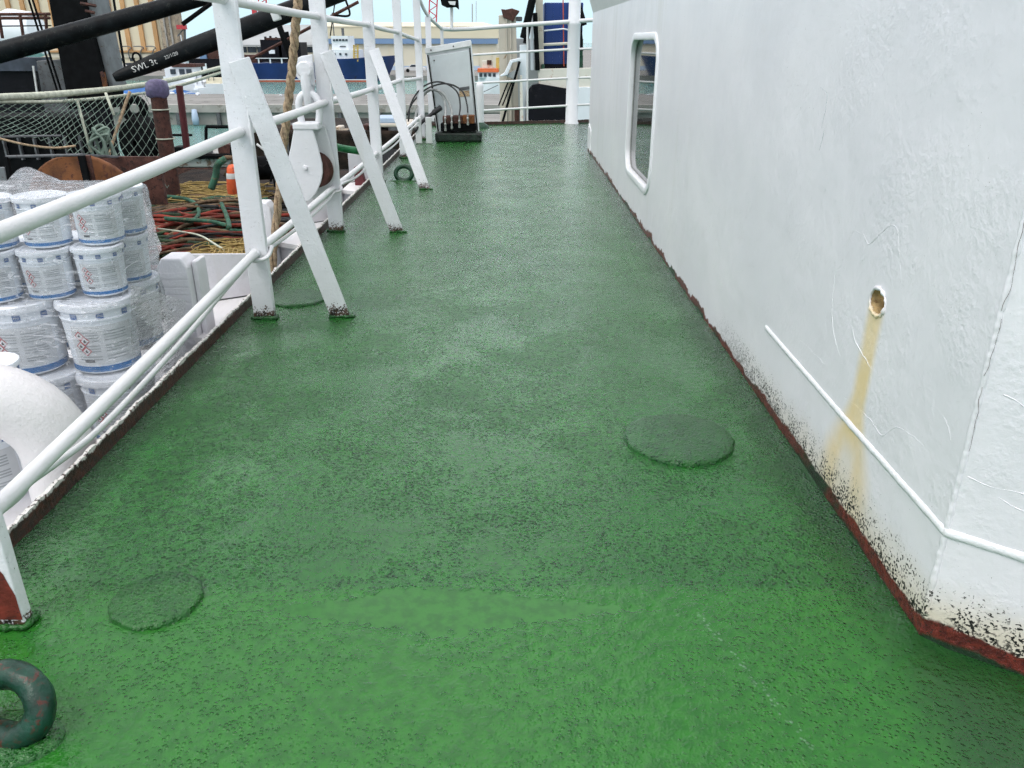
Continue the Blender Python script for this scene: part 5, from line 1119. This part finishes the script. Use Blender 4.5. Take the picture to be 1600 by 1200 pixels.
for i, (x, yt) in enumerate(((738, 6), (744, 2))): tag(MB().tube([ay(x, 42, 260), ay(x, yt, 260)], .22 - .1 * i, 4).build('radio_mast', 'roofg'), ['dark thin radio mast above the cream warehouse roof', 'fainter thin radio mast right of the dark one'][i], 'mast')
# small orange and white boat at the right
yo = 104
ob = thing('orange_pilot_boat', tuple(ay(762, 136, yo)), 'small white boat with orange wheelhouse seen through the end railing', 'boat')
hull(ob, 746, 800, 121, yo, 3, 'shipwhite', bow=-1); MB().box(*fbox(747, 785, 113, 122, yo + .3, 2.2)).build('cabin', 'shipwhite', ob); MB().box(*fbox(746, 779, 107, 113, yo + .1, 2.4)).build('cabin_roof', 'boatorange', ob)
for k in range(4): face('window', 'darkwin', ob, 749 + k * 7, 753.5 + k * 7, 114.5, 120, yo + .3, .1)
MB().box(*fbox(753, 770, 95, 107, yo + .8, 1.6)).build('upper_cabin', 'rustwhite', ob); MB().box(*fbox(761, 768, 94, 101, yo + .6, .6)).build('gear_box', 'rustdark', ob); MB().box(*fbox(775, 784, 90, 112, yo + .6, 1)).build('post', 'tan_yellow', ob); MB().tube([ay(753, 145, yo), ay(778, 133, yo - 1)], .05, 4).build('mooring_line', 'darkgrey', ob)
t = thing('far_ship_top', tuple(ay(767, 60, 230)), 'grey upper works of a far ship above the blue band', 'ship'); t.location.z = QZ
MB().box(*fbox(757, 790, 60, 112, 230, 6)).build('upper_works', 'cream2', t); MB().box(*fbox(762, 775, 56, 60, 230, 5)).build('wheelhouse', 'darkgrey', t); MB().box(*fbox(755, 790, 62, 70, 229, .9)).build('stripe', 'bandblue', t)

# --- black trawler alongside at the upper left: gallows mast, booms, housing
yt_ = 17.0
tw = thing('black_trawler', (-9.5, yt_, WZ), 'black steel trawler alongside with leaning gallows mast', 'ship')
a = ay(-140, 96, 19.0); b = ay(196, 96, 19.0)
MB().prism([(a.x, 19, a.z - .2), (b.x - .5, 19, a.z - .2), ((b.x - .5) * 1.45, 27, a.z - .2), (a.x * 1.4, 27, a.z - .2)], (0, 0, WZ - .3 - a.z)).build('hull', 'hullblack', tw, bevel=.1)
MB().prism([ay(70, -30, 16), ay(124, -30, 16), ay(168, 140, 16), ay(168, 170, 16), ay(108, 170, 16), ay(98, 120, 16)], (0, .7, 0)).build('gallows_mast', 'blacker', tw, bevel=.02)
MB().prism([ay(120, -30, 16.1), ay(141, -30, 16.1), ay(178, 140, 16.1), ay(166, 140, 16.1)], (0, .6, 0)).build('mast_side', 'midgrey', tw, bevel=.02)
MB().prism([ay(56, 95, 16.6), ay(102, 92, 16.6), ay(114, 220, 16.6), ay(78, 220, 16.6)], (0, .5, 0)).build('grey_column', 'darkgrey', tw, bevel=.02)
MB().box(*fbox(-40, 57, 98, 148, 17.0, .6)).build('casing', 'hullblack', tw, bevel=.02); MB().box(*fbox(-40, 57, 90, 111, 16.9, .6)).build('casing_band', simple('dirty_blue_grey', (.045, .055, .075), .6, .4, 3), tw)
MB().bar(ay(52, 103, 16.5), ay(58, 144, 16.5), .035, .03).build('pipe', 'letter', tw)
for y0_ in (22, 28): MB().tube([ay(-20, y0_ + .5, 16.8), ay(78, y0_, 16.8)], .03, 6).build('rail', 'rustdark', tw, smooth=True)
MB().tube([ay(-20, 41, 16.8), ay(80, 40, 16.8)], .012, 5).build('rail', 'blacker', tw)
for x, x2 in ((31, 37), (71, 74), (-2, 4)): MB().tube([ay(x, 22, 16.8), ay(x2, 60, 16.8)], .03, 6).build('rail_post', 'rustdark', tw, smooth=True)
for (x, x2) in ((42, 92), (48, 98)): MB().tube([ay(x, -10, 16.3), ay(x2, 150, 16.3)], .02, 5).build('stay_wire', 'blacker', tw)
MB().tube([ay(176, -10, 15.5), ay(196, 112, 15.5)], .022, 5).build('stay_wire', 'blacker', tw)
for p in ((126, 5, 150, 9), (134, 17, 148, 20), (158, 112, 162, 120)): MB().tube([ay(p[0], p[1], 15.9), ay(p[2], p[3], 15.9)], .03, 5).build('cleat', 'rustdark', tw)
MB().prism([ay(157, 118, 15.95), ay(163, 112, 15.95), ay(168, 140, 15.95), ay(163, 145, 15.95)], (0, .04, 0)).build('rust_streak', 'rust', tw)
MB().lathe([(.001, -1.2), (.9, -1.0), (1.15, 0), (.9, 1.0), (.001, 1.2)], ay(28, 56, 40), (1, 0, .1), 20).build('white_raft_drum', 'shipwhite', tw, smooth=True)
# booms
b1 = thing('upper_boom', tuple(ay(0, 82, 13.2)), 'thick black derrick boom crossing the top left corner', 'boom')
MB().tube([ay(-60, 98, 13.2), ay(60, 66, 13.5), ay(200, 28, 14), ay(345, -12, 14.6)], [.15, .147, .142, .12], 20).build('spar', 'black', b1, smooth=True)
MB().tube([ay(285, 38, 14.3), ay(333, 3, 14.4)], .035, 6).build('link_rod', 'blacker', b1, smooth=True)
b2 = thing('lower_boom', tuple(ay(180, 121, 13.0)), 'tapered black derrick boom lettered SWL 3t', 'boom')
e0, e1 = ay(178, 122, 13.0), ay(520, -8, 14.6); AX = (e1 - e0).normalized()
P = [e0, e0.lerp(e1, .02), e0.lerp(e1, .12), e0.lerp(e1, .33), e0.lerp(e1, .6), e0.lerp(e1, 1.05)]
MB().tube(P, [.055, .08, .112, .150, .155, .15], 20).build('spar', 'black', b2, smooth=True)
sp = e0.lerp(e1, .11); P2 = [sp + Vector((0, .0, .13)) + Vector((.06 * math.cos(a) - .02, 0, .07 * math.sin(a) + .02)) for a in [k * math.pi / 7 for k in range(14)]]; MB().tube(P2, .016, 5, closed=True).build('eye', 'blacker', b2, smooth='all')
def stencil(body, t, size, name):
    v, f = text_mesh(body, size); o = e0.lerp(e1, t); tocam = (Vector((0, 0, H)) - o).normalized(); up = tocam.cross(AX).normalized() if tocam.cross(AX).z > 0 else AX.cross(tocam).normalized()
    nrm = AX.cross(up); nrm = nrm if nrm.dot(tocam) > 0 else -nrm; LEN = (e1 - e0).length
    def rad(tt): return (.08 + (tt - .02) * .32 if tt < .12 else .112 + (tt - .12) * .181) + .007
    MB().add([o + AX * x + up * (z + .01) + nrm * math.sqrt(max(.0004, rad(t + x / LEN) ** 2 - (z + .01) ** 2)) for x, z, _ in v], f).build(name, 'letter', b2)
stencil('SWL 3t', .13, .125, 'lettering'); stencil('22/1/20', .245, .07, 'lettering')
# slanted stays and struts seen between the stanchions
for i, (a, b, y, r, m_, l) in enumerate((((392, 92), (560, 3), 16, .028, 'rustdark', 'rusty stay rod slanting up behind the hawser'), ((434, 34), (455, 92), 15.5, .06, 'blacker', 'black strut slanting down below the lower boom'), ((446, 50), (458, 96), 18, .07, 'blacker', 'second black strut behind the first below the lower boom'), ((523, 6), (516, 56), 16, .012, 'blacker', 'thin dark wire beside the second stanchion'))):
    tag(MB().tube([ay(*a, y), ay(*b, y)], r, 6).build('stay_rod', m_, smooth=True), l, 'stay rod')
tag(MB().tube(smooth_path([ay(538, -5, 16), ay(546, 18, 16), ay(543, 25, 16), ay(524, 24, 16)], 4), .02, 5).build('wire_loop', 'blacker', smooth='all'), 'bent dark wire near the top of the second stanchion', 'wire')
# work barge in the water left of the first stanchion
yb3 = 38.0
wbg = thing('work_barge', tuple(ay(330, 275, yb3)), 'small white and rust work barge with black rails below the jetty', 'boat')
a, b = ay(270, 246, yb3), ay(470, 262, yb3); MB().box((a.x, yb3, b.z), (b.x, yb3 + 4, a.z)).build('hull', simple('grimy_white_hull', (.34, .34, .32), .6, .2, 1, .3, dirt=(.13, .08, .05), dirt_amt=.6), wbg, bevel=.08)
MB().box((a.x, yb3 - .05, WZ - .2), (b.x, yb3 + 4, b.z - .01)).build('lower_hull', 'rustdark', wbg, bevel=.05)
MB().tube([ay(262, 244, yb3 - .1), ay(470, 244, yb3 - .1)], .13, 6).build('rubbing_strake', 'blacker', wbg)
for x in (322, 362, 405, 450): MB().tube([ay(x, 245, yb3 + .3), ay(x, 198, yb3 + .3)], .08, 6).build('rail_post', 'blacker', wbg)
MB().tube([ay(322, 198, yb3 + .3), ay(470, 199, yb3 + .3)], .08, 6).build('rail', 'blacker', wbg); MB().tube([ay(262, 211, yb3 + .3), ay(300, 211, yb3 + .3)], .06, 6).build('rail', 'blacker', wbg)
MB().box(*fbox(340, 364, 226, 240, yb3 + .6, 1)).build('engine_box', 'rustdark', wbg, bevel=.04)
for (x, y_, w_, h_, m_) in ((305, 228, 8, 16, 'blacker'), (318, 232, 6, 12, 'darkgrey'), (400, 225, 18, 18, 'rustdark'), (425, 230, 10, 15, 'blacker'), (440, 232, 14, 14, 'darkgrey'), (270, 230, 14, 14, 'blacker')): MB().box(*fbox(x, x + w_, y_, y_ + h_, yb3 + .9, .8)).build('deck_gear', m_, wbg, bevel=.03)
# second barge with clutter between the stanchions
yb4 = 34.0
sb2 = thing('rusty_pontoon', tuple(ay(600, 215, yb4)), 'rusty pontoon loaded with dark gear seen between the stanchions', 'pontoon')
lo, hi = fbox(400, 668, 205, 300, yb4, 6); MB().box((lo[0], lo[1], WZ - .2), hi).build('hull', 'lower', sb2, bevel=.1)
random.seed(21)
for k in range(60):
    x = random.uniform(400, 650); w_ = random.uniform(3, 16); h_ = random.uniform(3, 14); MB().box(*fbox(x, x + w_, 207 - h_, 208, yb4 + random.uniform(.2, 4), .8)).build('deck_gear', random.choice(['blacker', 'rustdark', 'darkgrey', 'midgrey', 'beige', 'stoneg']), sb2, bevel=.05)
MB().box(*fbox(586, 618, 184, 193, yb4 + .3, 1.4)).build('blue_bin', 'paleblue', sb2, bevel=.05); MB().box(*fbox(576, 640, 193, 199, yb4 + .2, 2)).build('rusty_tray', 'beige', sb2, bevel=.05)

# --- ship moored beyond the end railing
yr = 33.0
ms = thing('rusty_stern_trawler', tuple(ay(850, 195, yr)), 'beige and black stern of a rusty ship with blue container beyond the end railing', 'ship')
def ms_box(name, mat, x0, x1, yt, yb_, y, d, bv=.03): lo, hi = fbox(x0, x1, yt, yb_, y, d); return MB().box(lo, hi).build(name, mat, ms, bevel=bv)
def ms_poly(name, mat, pts, y, d): return MB().prism([ay(a, b, y) for a, b in pts], (0, d, 0)).build(name, mat, ms, bevel=.02)
ms_poly('column', 'beige', [(779, 24), (806, 22), (812, 230), (782, 230)], yr, 1.2)
ms_poly('column_cap', 'rustdark', [(783, 14), (790, 15), (800, 13), (812, 17), (806, 25), (802, 34), (786, 27)], yr - .1, 1.4)
for x in (790, 797): ms_poly('column_rib', 'beige', [(x, 30), (x + 2, 30), (x + 3, 200), (x + 1, 200)], yr - .08, .07)
ms_box('lamp', 'darkgrey', 806, 816, 26, 33, yr, .4)
ms_box('grey_wall', 'roofg', 800, 860, 60, 210, yr + 3, 2)
ms_poly('white_pillar', 'shipwhite', [(812, 70), (823, 70), (822, 200), (813, 200)], yr - .4, .5)
ms_poly('beige_pillar', 'beige', [(837, -20), (848, -20), (850, 108), (839, 108)], yr + .1, .7)
ms_poly('thin_pillar', 'shipwhite', [(828, -20), (833, -20), (834, 110), (829, 110)], yr - .2, .3)
MB().tube([ay(834, -10, yr - .6), ay(818, 60, yr - .6)], .14, 8).build('hydraulic_ram', 'blacker', ms, smooth=True); MB().tube([ay(826, 40, yr - .7), ay(821, 68, yr - .7)], .10, 8).build('hydraulic_ram', 'blacker', ms, smooth=True)
MB().tube([ay(836, 20, yr - .3), ay(840, 110, yr - .3)], .09, 6).build('black_pipe', 'blacker', ms, smooth=True)
# blue container: corrugated
ms_box('container', 'navy', 850, 910, 4, 108, yr + .6, 4)
for k in range(5): ms_box('corrugation', 'navy', 853 + k * 11, 857 + k * 11, 8, 100, yr + .56, .035, 0)
ms_box('container_foot', 'hullblack', 849, 911, 100, 109, yr + .5, .3, 0)
for x in (879,): ms_poly('lashing_bar', 'redlead', [(x, -5), (x + 1.6, -5), (x + 3, 104), (x + 1.4, 104)], yr + .3, .08)
MB().tube([ay(850, 48, yr + .3), ay(880, 45, yr + .3), ay(900, 49, yr + .3)], .03, 5).build('lashing_wire', 'shipwhite', ms); MB().tube([ay(848, 70, yr + .3), ay(905, 67, yr + .3)], .055, 6).build('rail', 'rustwhite', ms)
ms_poly('bulwark', 'rustwhite', [(840, 108), (925, 106), (925, 145), (842, 132)], yr - .3, .4)
ms_poly('stern_plate', 'shipwhite', [(885, 136), (930, 136), (930, 230), (885, 230)], yr - .35, .3)
ms_poly('stern_black', 'hullblack', [(826, 140), (832, 133), (842, 131), (888, 139), (888, 230), (820, 230), (822, 160)], yr - .6, .5)
# stern ramp frame and ladder
ms_poly('ramp_frame', 'shipwhite', [(781, 118), (788, 114), (797, 94), (813, 90), (814, 95), (801, 98), (793, 117), (783, 120)], yr - .8, .3)
ms_poly('ramp_plate', 'roofg', [(789, 118), (811, 106), (806, 122), (802, 124)], yr - .7, .2)
MB().bar(ay(812, 96, yr - 1), ay(784, 195, yr - 1), .09, .08).build('ladder', 'blacker', ms)
for x in (795, 801): MB().tube([ay(x, 125, yr - .9), ay(x - 16, 165, yr - .9)], .03, 5).build('wire', 'blacker', ms)
ms_poly('rust_post', 'rustwhite', [(812, 118), (816, 118), (818, 200), (813, 200)], yr - .9, .2); ms_box('gear', 'rustdark', 804, 812, 168, 200, yr - .4, .4)
for (x, y_, w_, h_) in ((836, 94, 6, 16), (846, 100, 5, 10), (899, 86, 12, 20), (903, 60, 8, 30)): ms_box('green_gear', 'padgreen2', x, x + w_, y_, y_ + h_, yr - .2, .3)
for (x0_, y0_, x1_, y1_) in ((898, -10, 912, 40), (904, 40, 906, 80)): MB().tube([ay(x0_, y0_, yr - .5), ay(x1_, y1_, yr - .5)], .13, 6).build('dark_hose', 'blacker', ms, smooth=True)
tp = tag(MB().box((-6.0, 40, WZ - 1), (3.5, 66, JZ - .3)).build('landing_stage', 'concd'), kind='structure')
MB().box((-6.0, 39.6, JZ - .9), (3.5, 39.98, JZ - .25)).build('cope_beam', 'conc', tp)
